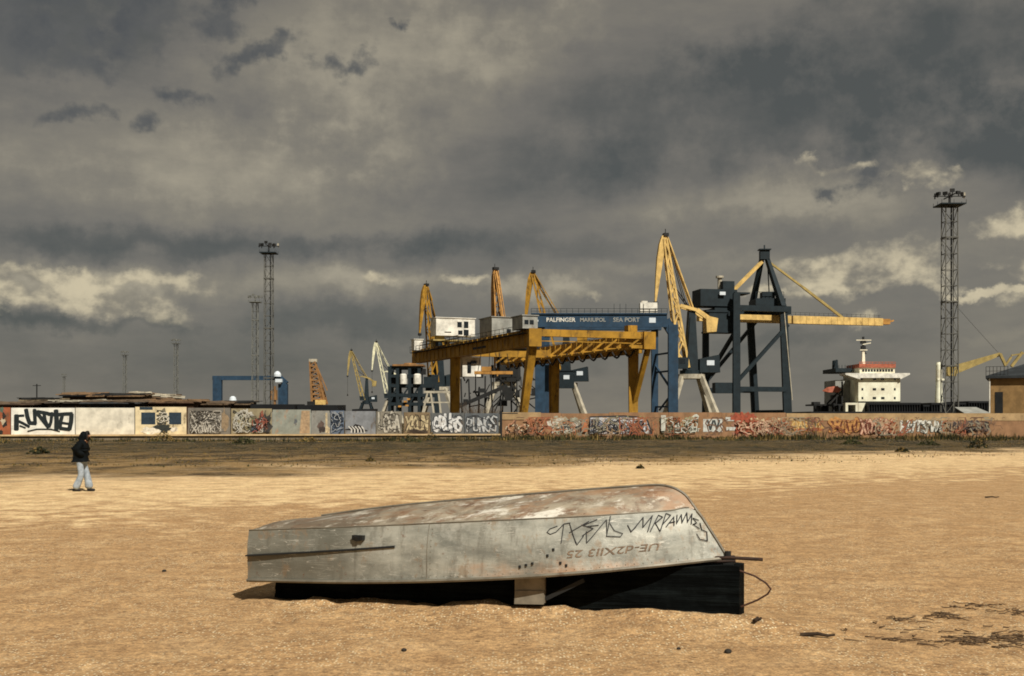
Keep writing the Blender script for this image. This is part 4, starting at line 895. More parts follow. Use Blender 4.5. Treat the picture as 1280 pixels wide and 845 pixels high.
# ------------------------------------------------------------------ blue portal, dark loading tower
def build_far_left():
    D=480.; m=M['blue']; t=thing('portal_gantry',(gx(310,D),D,0),'low blue portal gantry behind the lattice masts','gantry')
    b=MB(); b.beam((gx(266,D),D,gz(472.5,D)),(gx(352,D),D,gz(472.5,D)),1.6,1.7); b.build('girder',m,t)
    b=MB(); b.beam((gx(272,D),D,0),(gx(272,D),D,gz(470,D)),3.4,2.5); b.build('leg',m,t)
    b=MB(); b.beam((gx(354,D),D,0),(gx(354,D),D,gz(480,D)),3.6,2.5); b.beam((gx(347,D),D,gz(470,D)),(gx(358,D),D,gz(480,D)),2.2); b.build('leg',m,t)
    b=MB(); b.lathe((gx(348,D),D-2,gz(471,D)),[(1.5,0),(1.5,.9),(1.,1.8),(.3,2.2)],14); b.box((gx(350,D),D-2,gz(476,D)),(2.6,2,1.3)); b.build('white_tank',M['winwhite'],t)
    b=MB(); b.beam((gx(345,D),D-3,0),(gx(345,D),D-3,gz(483,D)),1.0); b.box((gx(344,D),D-3,gz(494,D)),(2.6,2,4)); b.build('stair_tower',M['rustbrown'],t)
    D=350.; t=thing('loading_tower',(gx(512,D),D,0),'dark steel loading tower with white drums beside the yellow gantry','tower')
    k=M['navy']; b=MB(); xs=[gx(p,D) for p in (487,497,512,524,545)]
    for x in xs:
        for dy in (0,8): b.beam((x,D+dy,0),(x,D+dy,gz(458 if x<xs[4] else 480,D)),.9)
    for py in (459,470,482,494,505):
        for dy in (0,8): b.beam((xs[0],D+dy,gz(py,D)),(xs[3] if py<475 else xs[4],D+dy,gz(py,D)),.7,.9)
    for i in range(4): b.beam((xs[i],D,gz(505,D)),(xs[i+1],D,gz(482,D)),.45)
    b.build('steel_frame',k,t)
    b=MB(); b.box((gx(510,D),D+4,gz(456.5,D)),(9,10,.5)); b.lathe((gx(511,D),D+4,gz(456,D)),[(2.6,0),(1.6,.7)],12); b.build('roof',M['rustbrown'],t)
    for px,w in ((504.5,1.0),(522,1.1)):
        b=MB(); b.lathe((gx(px,D),D-.6,gz(480,D)),[(w,0),(w,2.6),(w*.6,3)],12); b.build('drum',M['white'],t)
    for px,py,w,h in ((491,475,6,9),(513,466,7,9),(528,464,6,7),(491,497,7,13),(517,496,8,10),(536,488,9,7)):
        b=MB(); b.box((gx(px,D),D+3,gz(py,D)),(w*.233,4,h*.233)); b.build('hopper',M['darksteel'],t)
    for px,py in ((507,502),(511,499),(509,507),(500,508)):
        b=MB(); b.box((gx(px,D),D-.8,gz(py,D)),(.9,.6,.5)); b.build('motor',M['orange'],t)
    for px,py,sz in ((538,476,(4.,3,2.4)),(521,470,(1.6,2,4))):
        b=MB(); b.box((gx(px,D),D+2,gz(py,D)),sz); b.build('control_cabin',k,t)
    # pale trestle beside it
    t=thing('trestle',(gx(550,340),340,0),'pale steel trestle with splayed legs under the bright yellow crane','trestle')
    D=340.; b=MB()
    for a,c in ((524,535),(545,538),(553,548),(571,562)): b.beam((gx(a,D),D,0),(gx(c,D),D,gz(489,D)),.5)
    b.beam((gx(530,D),D,gz(490,D)),(gx(564,D),D,gz(490,D)),.6); b.beam((gx(529,D),D,gz(503,D)),(gx(567,D),D,gz(503,D)),.35); b.build('frame',M['palesteel'],t)
    D=262.; t=thing('conveyor_trestle',(gx(608,D),D,0),'tangle of dark conveyor steelwork between the yellow gantry legs','conveyor'); rn=random.Random(4)
    b=MB()
    for px in (578,588,597,606,616,627,640,652): b.beam((gx(px,D),D+rn.uniform(0,5),0),(gx(px+rn.uniform(-3,3),D),D+2,gz(rn.uniform(462,490),D)),.35)
    for _ in range(40):
        a=rn.uniform(576,672); y=rn.uniform(468,512); b.beam((gx(a,D),D+rn.uniform(0,4),gz(y,D)),(gx(a+rn.uniform(-14,14),D),D+rn.uniform(0,4),gz(y+rn.uniform(-14,14),D)),.22)
    b.build('frame',M['darksteel'],t)
    for px,py,w,h in ((640,472,12,10),(656,506,10,8),(600,470,8,4),(668,490,7,9),(602,488,9,5),(628,504,12,7),(582,502,6,6),(647,492,5,9)):
        b=MB(); b.box((gx(px,D),D+1,gz(py,D)),(w*D/F,2,h*D/F)); b.build('hopper',M['darksteel'],t)
    b=MB(); b.beam((gx(574,D),D,gz(508,D)),(gx(634,D),D,gz(482,D)),1.0,.8); b.build('belt',M['darksteel'],t)
    # dark equipment seen under the trolley
    t=thing('grab_hopper',(gx(636,240),240,0),'dark grab hopper with pale stays under the yellow gantry girder','hopper'); D=240.
    b=MB(); b.hexa([(gx(631,D),D,gz(499,D)),(gx(640,D),D,gz(499,D)),(gx(640,D),D+3,gz(499,D)),(gx(631,D),D+3,gz(499,D)),(gx(626,D),D,gz(484,D)),(gx(645,D),D,gz(484,D)),(gx(645,D),D+4,gz(484,D)),(gx(626,D),D+4,gz(484,D))]); b.box((gx(636,D),D+2,gz(463,D)),(3.6,3,2.6)); b.build('bin',M['darksteel'],t)
    b=MB()
    for a,y0,c,y1 in ((618,516,632,480),(652,516,640,480),(622,476,650,476),(624,500,648,500),(626,470,626,516),(646,470,646,516)): b.beam((gx(a,D),D-.2,gz(y0,D)),(gx(c,D),D-.2,gz(y1,D)),.25)
    b.build('frame',M['darksteel'],t)
build_far_left()

# ------------------------------------------------------------------ sheds and scrap behind the left wall
def build_sheds():
    rows=[(-20,40,502,508,120,(92,70,52),'flat rusty shed roof at the far left edge'),
          (28,66,497,503,124,(150,130,96),'small pale plank roof above the black lettered panel'),
          (60,120,499,507,121,(70,62,52),'dark low shed roof with pale fascia behind the black lettered panel'),
          (78,118,489.5,499,130,(122,92,64),'raised brown shed under a black tar roof above the white panels'),
          (104,172,499,508,119,(58,60,62),'black shuttered shed right behind the blank white panel'),
          (112,176,491,498.5,128,(146,112,74),'long tan corrugated roof behind the blank white panel'),
          (160,215,490,500,134,(140,110,80),'gable roof sloping down to the right behind the blue block panel'),
          (172,246,498.5,507,122,(112,82,58),'rust brown long shed roof behind the blue block panel'),
          (236,282,501,509,123,(120,96,68),'brown shed roof behind the scribbled grey panel'),
          (268,310,500,510,126,(128,104,76),'tan plank stack behind the olive mural panel')]
    for i,(x0,x1,y0,y1,D,c,lab) in enumerate(rows):
        a,b_=gx(x0,D),gx(x1,D); zt,zb=gz(y0,D),gz(y1,D); dep=4.
        t=thing('lean_to_shed',((a+b_)/2,D,0),lab,'shed','sheds behind the painted panels')
        b=MB(); b.hexa([(a,D,0),(b_,D,0),(b_,D+dep,0),(a,D+dep,0),(a,D,(zt+zb)/2-.12),(b_,D,(zt+zb)/2-.12),(b_,D+dep,zt-.15),(a,D+dep,zt-.15)])
        b.build('wall',conc('shed wall %d'%i,tuple(int(v*.62) for v in c),.6),t)
        tilt=(.35 if i==6 else 0); b=MB(); o=.3; ze=(zt+zb)/2
        b.hexa([(a-o,D-o,ze-.1+tilt*.8),(b_+o,D-o,ze-.1-tilt),(b_+o,D+dep,zt-.12-tilt),(a-o,D+dep,zt-.12+tilt*.6),(a-o,D-o,ze+tilt*.8),(b_+o,D-o,ze-tilt),(b_+o,D+dep,zt-tilt),(a-o,D+dep,zt+tilt*.6)])
        rf=weathered('shed roof %d'%i,C(*[int(v*.8+14) for v in c]),C(54,44,36),.7,.9,.9,streak=1.,var=.4) if i!=3 else M['hull']
        b.build('roof',rf,t)
        b=MB()
        for _ in range(18):
            x=random.uniform(a,b_); L=random.uniform(.8,3.2); yy=random.uniform(D,D+dep*.6); z=ze+(zt-ze)*(yy-D)/dep+.1+(-tilt*(x-a)/(b_-a)*1.6+tilt*.8 if tilt else 0)
            b.box((x,yy,z),(L,random.uniform(.15,.5),random.uniform(.05,.14)),random.uniform(-.5,.5),random.uniform(-.07,.07))
        b.build('loose_boards',[conc('grey boards %d'%i,(112,96,78),.6),M['darksteel'],M['palesteel'],conc('boards %d'%i,(132,106,78),.6)][i%4],t)
    for x0,x1,y0,y1,D,lab in ((313,368,505.5,512,124,'flat black tar roof behind the olive and grey green panels'),(371.5,422,506.5,513,125,'flat black tar roof behind the narrow grey panels'),(440,464,511.5,516,127,'short dark roof behind the blue grey panel')):
        a,b_=gx(x0,D),gx(x1,D); t=thing('garage',((a+b_)/2,D,0),lab,'garage','flat roofed garages behind the panels')
        b=MB(); b.hexa([(a+.2,D+.2,0),(b_-.2,D+.2,0),(b_-.2,D+6,0),(a+.2,D+6,0),(a+.2,D+.2,gz(y1,D)),(b_-.2,D+.2,gz(y1,D)),(b_-.2,D+6,gz(y1,D)),(a+.2,D+6,gz(y1,D))]); b.build('wall',M['grey'],t)
        b=MB(); b.hexa([(a,D,gz(y1,D)),(b_,D,gz(y1,D)),(b_,D+6.2,gz(y1,D)),(a,D+6.2,gz(y1,D)),(a,D,gz(y0,D)),(b_,D,gz(y0,D)),(b_,D+6.2,gz(y0,D)+.1),(a,D+6.2,gz(y0,D)+.1)]); b.build('roof',M['hull'],t)
    D=126; b=MB(); 
    t=thing('camper_van',(gx(291,128),128,0),'small white domed vehicle roof beside teal bundle among the sheds','van') if False else None
    p=at(291,498,135); b=MB(); b.lathe((p.x,p.y,0),[(.42,0),(.42,p.z-.2),(.34,p.z+.1),(.15,p.z+.25)],14); tag(b.build('water_tank',M['winwhite'],loc=(p.x,p.y,0)),'small white domed tank poking above the tan plank stack','tank')
    p=at(46,488,150); b=MB(); b.beam((p.x,p.y,0),(p.x,p.y,gz(480,150)),.12); b.beam((p.x-.5,p.y,gz(482,150)),(p.x+.5,p.y,gz(482,150)),.08); tag(b.build('utility_pole',M['darksteel'],loc=(p.x,p.y,0)),'thin dark utility pole above the black lettered panel','pole')
build_sheds()

# ------------------------------------------------------------------ vegetation
def veg_mat(name,c,var=.35):
    return flat(name,C(*c),.9,var,6.,.1)
GRASS=[veg_mat('dry grass straw',(124,102,60)),veg_mat('weed green',(66,66,40)),veg_mat('weed dark',(44,46,30))]
def blade(b,x,y,z,h,w,lean,az):
    dx,dy=math.cos(az),math.sin(az); lx,ly=math.cos(az+1.3)*lean,math.sin(az+1.3)*lean
    b.face([(x-dx*w,y-dy*w,z),(x+dx*w,y+dy*w,z),(x+lx*.5+dx*w*.6,y+ly*.5+dy*w*.6,z+h*.65),(x+lx,y+ly,z+h)])
def build_weeds():
    b=MB(); rnd=random.Random(3)
    def tuft(x,y,h,r,n,mi):
        for _ in range(n):
            a=rnd.uniform(0,6.28); q=r*math.sqrt(rnd.random()); hh=h*rnd.uniform(.5,1.1)
            b.mi=mi if rnd.random()<.75 else rnd.randrange(3)
            blade(b,x+q*math.cos(a),y+q*math.sin(a),ground_z(x,y)-.03,hh,rnd.uniform(.025,.06),rnd.uniform(-.25,.25)*h*1.6,rnd.uniform(0,6.28))
    for _ in range(3400):       # thick growth along the wall foot
        x=rnd.uniform(-56,68)
        yw=(LA.y+(x-LA.x)*LD.y/LD.x-.9) if x<gx(624,122.5) else 124.3
        y=yw-abs(rnd.gauss(0,4.6))-.1
        c=mn.noise(Vector((x*.12,y*.3,4)))
        if x<-14 and rnd.random()<.45: continue
        if c<-.08 and rnd.random()<.7: continue
        hk=(.85 if (x>-1 and y>119) else .9)*min(1.5,max(.35,1+1.5*mn.noise(Vector((x*.33,y*.4,9)))))*(.65 if x<-2 else 1)
        tuft(x,y,rnd.uniform(.22,.6)*(1+.9*c)*hk,.55,8,rnd.choice((0,1,2,2)) if c>-.2 else rnd.choice((0,1,2)))
    for _ in range(3400):       # thin dead grass on the dirt
        y=rnd.uniform(50,112); x=rnd.uniform(-.46,.46)*y*1.05
        c=mn.noise(Vector((x*.05,y*.12,1)))
        if y-.62*x+12*c<50: continue
        if c<.0 and rnd.random()<.6: continue
        tuft(x,y,rnd.uniform(.04,.13),.8,5,rnd.choice((0,0,0,1)))
    tag(b.build('dry_grass',GRASS),'dry grass and low weeds along the foot of the walls','grass',kind='stuff')
build_weeds()
def bush(px,py,w,h,label,mi,name='low_bush',dens=170,group='low bushes on the dirt before the walls'):
    d=min(123,F*H/(py-HOR)); x=gx(px,d); z0=ground_z(x,d); t=thing(name,(x,d,z0),label,'bush',group)
    rnd=random.Random(int(px*7)); b=MB()
    for _ in range(dens):
        a=rnd.uniform(0,6.28); q=math.sqrt(rnd.random()); zz=rnd.random()
        p=Vector((x+q*w/2*math.cos(a)*(1-.5*zz),d+q*w/3*math.sin(a)*(1-.5*zz),z0+zz*h*(1-.6*q*q)))
        s_=rnd.uniform(.05,.12); n=Vector((rnd.uniform(-1,1),rnd.uniform(-1,.2),rnd.uniform(-.2,1))).normalized(); u=n.cross(Vector((0,0,1))).normalized() if abs(n.z)<.98 else Vector((1,0,0)); v=n.cross(u)
        b.mi=0 if rnd.random()<.7 else 1
        b.face([p-u*s_,p+v*s_*.7,p+u*s_,p-v*s_*.7])
    b.build('foliage',[GRASS[mi],GRASS[(mi+1)%3]],t)
    b=MB()
    for _ in range(7): a=rnd.uniform(0,6.28); b.tube([(x,d,z0-.05),(x+w*.3*math.cos(a),d+w*.2*math.sin(a),z0+h*.7)],.012,4)
    b.build('stem',M['darksteel'],t)
for a in ((49,567,1.6,.4,'dark bush left of the walking person',2),(305,556,2.2,.6,'dark green bush below the scribbled grey panel',1),(205,552,2.4,.9,'straw coloured bush below the blue block panel',0),
          (385,553,2.4,.5,'pale green bush below the grey green panel',0),(512,553,2.6,.7,'green bush below the brown stained panel',1),(540,550,2.2,.7,'dark bush below the bold white letters',2),
          (463,577,.5,.16,'lone tuft bush on the dirt left of centre',2),(800,586,.3,.12,'tiny dark tuft on pale sand above the boat bow',2),(1127,566,1.0,.28,'dark bush on the pale sand bar at right',2),
          (1222,560,1.9,.7,'dark green bush right of the white letters',2),(1160,557,2.0,.5,'low bush below the white slanted letters',1),(660,548,2.4,.5,'bush at the left end of the tan wall',1),(1065,556,2.,.45,'bush below the orange letters',1),(905,550,2.6,.5,'olive bush below the pale heart marks',0)): bush(*a)
def bare_tree(px,d,h,label,seed):
    x=gx(px,d); t=thing('bare_tree',(x,d,0),label,'tree','bare trees behind the walls'); rnd=random.Random(seed); b=MB(); tw=MB()
    def grow(p,dirn,L,r,lev):
        q=p+dirn*L; (b if lev<2 else tw).tube([p,(p+q)/2+Vector((rnd.uniform(-1,1),rnd.uniform(-1,1),0))*L*.06,q],r,5,r*.6)
        if lev<5:
            for _ in range(3 if lev<3 else 2): grow(p+dirn*L*rnd.uniform(.55,1),(dirn+Vector((rnd.uniform(-.7,.7),rnd.uniform(-.7,.7),rnd.uniform(-.1,.5)))).normalized(),L*rnd.uniform(.55,.8),r*.55,lev+1)
    for _ in range(3): grow(Vector((x,d,0)),Vector((rnd.uniform(-.35,.35),rnd.uniform(-.3,.3),1)).normalized(),h*.34,.07,0)
    m=flat('bare bark',C(92,76,58),.9)
    b.build('trunk',m,t); tw.build('crown',m,t)
bare_tree(592,131,5.0,'bare grey tree behind the bold white letters',1); bare_tree(612,133,4.6,'bare grey tree behind the thinner white letters',5); bare_tree(574,130,3.6,'smaller bare tree beside the yellow gantry leg',9)
bare_tree(427,128,2.2,'low bare shrub top above the blue scribble panel',12)

# ------------------------------------------------------------------ upturned boat
BS=Vector((-2.64,13.4,0)); BA=Vector((.944,-.33,0)); BN=Vector((-.33,-.944,0))
def interp(tab,x):
    if x<=tab[0][0]: return tab[0][1]
    for i in range(len(tab)-1):
        (a,p),(c,q)=tab[i],tab[i+1]
        if x<=c:
            f=(x-a)/(c-a); p0=tab[max(i-1,0)]; q1=tab[min(i+2,len(tab)-1)]
            m0=(q-p0[1])/(c-p0[0]) if c!=p0[0] else 0; m1=(q1[1]-p)/(q1[0]-a) if q1[0]!=a else 0
            h=c-a; f2,f3=f*f,f*f*f
            return (2*f3-3*f2+1)*p+(f3-2*f2+f)*h*m0+(-2*f3+3*f2)*q+(f3-f2)*h*m1
    return tab[-1][1]
# each curve: parameter u in 0..1 -> (s along, half beam, z)
GS=[(0,0),(.9,4.5),(1,5.03)]; GB=[(0,.58),(.3,.72),(.55,.77),(.75,.66),(.88,.42),(.96,.16),(1,.02)]; GZ=[(0,.235),(.3,.30),(.6,.41),(.85,.53),(1,.60)]
CS=[(0,0),(.5,2.5),(.85,4.36),(.93,4.70),(1,5.02)]; CB=[(0,.555),(.3,.64),(.55,.665),(.72,.52),(.85,.24),(.93,.025),(1,.015)]; CZ=[(0,.765),(.3,.86),(.55,.95),(.75,1.015),(.88,1.06),(.93,1.07),(.965,.86),(1,.61)]
KS=[(0,0),(.5,2.6),(.8,4.15),(.88,4.42),(.95,4.60),(1,4.71)]; KZ=[(0,.80),(.25,1.0),(.5,1.14),(.8,1.285),(.88,1.29),(.95,1.215),(1,1.08)]
def bpt(s,bm,z,side=1): return BS+BA*s+BN*(bm*side)+Vector((0,0,z))
def gpt(u,side=1): return bpt(interp(GS,u),interp(GB,u),interp(GZ,u),side)
def cpt(u,side=1): return bpt(interp(CS,u),interp(CB,u),interp(CZ,u),side)
def kpt(u): return bpt(interp(KS,u),0,interp(KZ,u))
def dent(p,k=1): return (.018*mn.noise(p*1.7)+.010*mn.noise(p*4.3+Vector((4,1,2))))*k
def side_pt(u,v,lift=0,side=1):      # v 0 gunwale .. 1 chine
    g,c=gpt(u,side),cpt(u,side); p=g+(c-g)*v
    du=(gpt(min(1,u+.01),side)-gpt(max(0,u-.01),side)); n=du.cross(c-g)
    n=n.normalized() if n.length>1e-6 else BN*side
    if n.dot(BN*side)<0: n=-n
    e=min(1,(1-u)*8)*min(1,4*v*(1-v)+.15)
    return p+n*(dent(p)*e+.025*math.sin(math.pi*v)*e+lift)
def build_boat():
    t=thing('upturned_boat',BS+BA*2.5,'upturned grey metal boat with black tags on its side lying on sand','boat')
    m,nt,p,co=newmat('battered aluminium paint')
    n1=nt.noise(nt.mapv(co,(1,1,2.5)),1.6,7,.65); n2=nt.noise(co,6,7,.7); n3=nt.noise(nt.mapv(co,(4,4,.7)),2.2,6,.65)
    base=nt.mix(nt.smooth(n1,.32,.68),C(116,117,108),C(172,171,158))
    base=nt.mix(nt.math('MULTIPLY',nt.smooth(n3,.48,.68),.65),base,C(104,101,90))
    base=nt.mix(nt.math('MULTIPLY',nt.smooth(nt.noise(nt.mapv(co,(1,1,1),(7,2,1)),3.4,9,.75),.52,.66),.5),base,C(190,189,178))
    sp=nt.new('ShaderNodeSeparateXYZ'); nt.l.new(co,sp.inputs[0])
    X=sp.outputs[0]; Z=sp.outputs[2]
    low=nt.math('MULTIPLY',nt.smooth(nt.math('ADD',Z,nt.math('MULTIPLY',nt.math('SUBTRACT',n2,.5),.5)),.62,.40),nt.smooth(nt.math('ADD',X,nt.math('MULTIPLY',nt.math('SUBTRACT',n1,.5),3.)),-.1,.9))
    base=nt.mix(nt.math('MULTIPLY',low,.7),base,C(186,128,76))
    stern=nt.smooth(nt.math('ADD',X,nt.math('MULTIPLY',nt.math('SUBTRACT',n1,.5),1.2)),-.7,-1.6)
    base=nt.mix(nt.math('MULTIPLY',stern,.7),base,C(100,98,86))
    base=nt.mix(nt.math('MULTIPLY',nt.smooth(nt.noise(nt.mapv(co,(1,1,.6),(3,3,3)),5.,9,.75),.56,.62),.5),base,C(140,116,88))
    spot=nt.smooth(nt.noise(co,11,6,.75),.62,.68)
    base=nt.mix(nt.math('MULTIPLY',spot,.75),base,C(104,66,40))
    def scratch(vec,w): return nt.smooth(nt.math('ABSOLUTE',nt.math('SUBTRACT',nt.noise(vec,2.5,2,.5,.4),.5)),w,w*.3)
    scr=nt.math('MULTIPLY',nt.math('MAXIMUM',scratch(nt.mapv(co,(.5,.5,7)),.008),scratch(nt.mapv(co,(1.2,1.2,5),(4,2,7)),.006)),nt.smooth(n2,.4,.62))
    base=nt.mix(nt.math('MULTIPLY',scr,.7),base,C(198,194,180))
    nt.put(p.inputs['Base Color'],base); p.inputs['Roughness'].default_value=.55; p.inputs['Metallic'].default_value=.15; p.inputs['Specular IOR Level'].default_value=.35
    bn=nt.new('ShaderNodeBump'); bn.inputs['Strength'].default_value=.4; bn.inputs['Distance'].default_value=.012; nt.l.new(n2,bn.inputs['Height']); nt.l.new(bn.outputs[0],p.inputs['Normal'])
    side_m=m
    m,nt,p,co=newmat('scuffed boat bottom')
    n1=nt.noise(nt.mapv(co,(.8,1,2.)),2.0,8,.68,.6); n2=nt.noise(nt.mapv(co,(.5,1.4,1)),3.6,8,.7); n3=nt.noise(co,9,6,.7)
    base=nt.mix(nt.smooth(n1,.36,.64),C(124,110,92),C(176,164,142))
    base=nt.mix(nt.math('MULTIPLY',nt.smooth(n2,.48,.64),.7),base,C(158,120,86))
    base=nt.mix(nt.math('MULTIPLY',nt.smooth(nt.noise(nt.mapv(co,(.6,1.6,1),(5,0,0)),2.6,8,.7),.535,.615),.9),base,C(232,226,210))
    sp=nt.new('ShaderNodeSeparateXYZ'); nt.l.new(co,sp.inputs[0])
    aft=nt.smooth(nt.math('ADD',sp.outputs[0],nt.math('MULTIPLY',nt.math('SUBTRACT',n1,.5),2.)),.2,-1.7)
    base=nt.mix(nt.math('MULTIPLY',aft,.65),base,C(92,80,64))
    base=nt.mix(nt.math('MULTIPLY',nt.smooth(nt.noise(nt.mapv(co,(.7,1.3,1),(2,8,1)),5.5,9,.74),.53,.60),.65),base,C(122,88,62))
    base=nt.mix(nt.math('MULTIPLY',nt.smooth(nt.noise(nt.mapv(co,(.6,1.2,1),(9,3,4)),4.2,9,.72),.56,.62),.7),base,C(204,196,178))
    base=nt.mix(nt.math('MULTIPLY',nt.smooth(n3,.57,.68),.7),base,C(86,60,42))
    nt.put(p.inputs['Base Color'],base); p.inputs['Roughness'].default_value=.6; p.inputs['Metallic'].default_value=.1
    bn=nt.new('ShaderNodeBump'); bn.inputs['Strength'].default_value=.7; bn.inputs['Distance'].default_value=.03; nt.l.new(n2,bn.inputs['Height']); nt.l.new(bn.outputs[0],p.inputs['Normal'])
    bot_m=m
    NU,NV=90,10; us=[i/NU for i in range(NU+1)]
    b=MB()
    for sd in (1,-1):
        rows=[[side_pt(u,j/NV,0,sd) for u in us] for j in range(NV+1)]
        b.grid(rows if sd==1 else rows[::-1])
    gA,gB_,cA,cB_=gpt(0,1),gpt(0,-1),cpt(0,1),cpt(0,-1); k0=kpt(0)
    b.face([gB_,gA,cA,k0,cB_])     # transom
    b.build('hull_side',side_m,t,smooth=False)
    for pl in t.children[-1].data.polygons: pl.use_smooth = len(pl.vertices)==4
    b=MB()
    def bot_pt(u,w,sd):
        uc=u*.93; c=cpt(uc,sd); k=kpt(u); q=c+(k-c)*w; e=min(1,(1-u)*6)*min(1,5*w*(1-w)+.1)
        return q+Vector((0,0,(dent(q*1.3,1.6)+.02*math.sin(math.pi*w)+.010*max(0,math.sin(interp(KS,u)*9)) *math.sin(math.pi*w))*e))
    for sd in (1,-1):
        rows=[[bot_pt(u,j/NV,sd) for u in us] for j in range(NV+1)]
        b.grid(rows if sd==1 else rows[::-1])
    b.build('bottom',bot_m,t,smooth=True)
    metal=weathered('grimy hull trim',C(118,112,98),C(86,62,44),.4,2.,.5,.2)
    b=MB()
    for sd in (1,-1): b.tube([side_pt(u,0,.008,sd)+Vector((0,0,.0)) for u in us],.02,6)
    b.build('gunwale',metal,t)
    b=MB(); b.tube([kpt(u)+Vector((0,0,.006)) for u in us[10:]]+[cpt(.93+.07*i/12)+BA*.012 for i in range(1,13)],.014,6); b.build('keel',metal,t)
    b=MB()
    for sd in (1,-1): b.tube([cpt(u*.92,sd)+Vector((0,0,.004)) for u in us],.007,5)
    for s_ in (.33,): pass
    b.build('chine_rail',metal,t)
    # spray rail on the aft side
    b=MB(); n=30
    for i in range(n):
        u0,u1=i/n*.36,(i+1)/n*.36
        def w(u): return .032*max(.3,1-u/.42)+.006
        def v(u): return .50+.12*u/.36
        P=[]
        for u in (u0,u1): P.append([side_pt(u,v(u)-.022,.001),side_pt(u,v(u)-.018,w(u)),side_pt(u,v(u)+.006,w(u)),side_pt(u,v(u)+.018,.001)])
        for k in range(3): b.face([P[0][k],P[1][k],P[1][k+1],P[0][k+1]])
        if i==0: b.face(P[0])
    b.build('spray_rail',M['darksteel'],t)  # dark colour stands in for the shadow line under the rail
    b=MB(); b.mi=0   # vertical plate seam with rivets
    for u in (.425,.43): pass
    b.tube([side_pt(.432,v/10,.000) for v in range(11)],.0045,5); b.build('plate_seam',metal,t)
    b=MB(); c=side_pt(.275,.80,.01); 
    b.beam(c-BA*.06,c+BA*.07+BN*.02,.05,.05); b.beam(c,c+BN*.05+Vector((0,0,-.01)),.045); b.lathe(c-Vector((0,0,.03)),[(.035,0),(.035,.05)],8); b.build('drain_fitting',M['darksteel'],t)
    # tags
    ink=flat('black marker ink',C(40,40,42),.7); brown=flat('faded brown number paint',C(116,98,80),.8,.5,40.)
    p=Paint(lambda u,v,l: side_pt(u,v,l),.0002)
    def sc(x,y):   # picture-like layout on the side: x 0..1 along the lettered stretch, y 0..1 up the side
        return (.668+x*.297, y)
    p2=Paint(lambda a,c_,l: side_pt(*sc(a,c_),l),.0002)
    def line(pts,wd):
        # strokes as thin quads in metres on the surface
        for i in range(len(pts)-1):
            A,B=side_pt(*sc(*pts[i])),side_pt(*sc(*pts[i+1])); d=B-A
            if d.length<1e-4: continue
            p2.k+=1; q=d.normalized().cross(BN).normalized()*wd/2; ex=d.normalized()*wd*.3; lf=BN*(.006+.0002*p2.k)
            p2.b.face([A-q-ex+lf,B-q+ex+lf,B+q+ex+lf,A+q-ex+lf])
    def tagword(strokes,x0,x1,y0,y1,wd):
        for s_ in strokes: line([(x0+(x1-x0)*a,y0+(y1-y0)*c_) for a,c_ in s_],wd)
    tagword([[(.12,.78),(.03,.68),(.0,.55),(.05,.47),(.12,.55),(.2,.85),(.28,.88)],[(.2,.85),(.22,.1)],[(.27,.88),(.42,.05)],[(.30,.5),(.52,.9)],[(.34,.45),(.44,.0),(.5,.35)],[(.62,.95),(.46,.75),(.60,.6),(.48,.35)],[(.52,.5),(.56,.05),(.62,.3),(.74,.92)],[(.74,.92),(.8,.3)],[(.78,1.05),(.8,.25),(.98,.18),(1.0,.3),(.88,.45),(.8,.75)],[(.52,.7),(.66,.72)]],.0,.46,.50,.96,.008)
    tagword([[(0,.55),(.06,.25),(.1,.45)],[(.08,.35),(.15,.85),(.18,.4),(.25,.9),(.25,.2)],[(.28,.2),(.32,.9),(.38,.8),(.31,.55),(.4,.15)],[(.40,.2),(.41,.95),(.48,.85),(.41,.5)],[(.46,.35),(.53,.75),(.56,.35)],[(.48,.5),(.56,.52)],[(.57,.8),(.59,.42),(.63,.78),(.66,.42)],[(.66,.42),(.7,.85),(.73,.45),(.77,.85),(.78,.4)],[(.86,.8),(.79,.68),(.84,.58),(.8,.42),(.88,.45)],[(.88,.75),(.91,.52),(.97,.75)],[(.97,.75),(.99,.2),(.9,-.05),(.86,.1)]],.475,1.0,.55,.98,.010)
    p2.b.build('tag',ink,t)
    def numfn(x,y):      # painted number, upside down like the boat
        u=.80-x*.152; v=.34-y*.8
        u=.795+(-x)/5.03*1.52; v=.345+(-y)/.55
        return side_pt(u,v,.004)
    text_mesh('UE-d2XII3 25',.10,numfn,'registration_number',brown,t,.001)
    b=MB()
    for x_,y_ in ((.03,.34),(.06,.44),(-.06,.22),(-.1,.2),(-.14,.18),(.12,.2),(.16,.15)): 
        a,c_=sc(x_,y_); c=side_pt(a,c_,.004); b.lathe(c,[(.012,-.012),(.012,.012)],8)
    b.build('rivet',M['darksteel'],t)
    b=MB()
    for i in range(60):
        c=side_pt(.02+i*.0155,.07,.001); n_=BN*.003; b.beam(c-n_,c+n_,.007)
    for i in range(9): c=side_pt(.432+.008,.1+i*.1,.001); b.beam(c-BN*.003,c+BN*.003,.007)
    tag(b.build('rivet_row',metal,t),kind='stuff')
    # black underside: deck and coaming hanging below the gunwales, down to the sand
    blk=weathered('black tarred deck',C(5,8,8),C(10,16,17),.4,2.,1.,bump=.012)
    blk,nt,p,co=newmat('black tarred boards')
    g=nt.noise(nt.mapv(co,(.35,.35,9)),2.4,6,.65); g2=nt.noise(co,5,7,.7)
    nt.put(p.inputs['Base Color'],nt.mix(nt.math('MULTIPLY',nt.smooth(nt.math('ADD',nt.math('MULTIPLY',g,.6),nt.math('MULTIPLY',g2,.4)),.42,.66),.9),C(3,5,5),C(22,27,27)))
    p.inputs['Roughness'].default_value=.9; p.inputs['Specular IOR Level'].default_value=.08
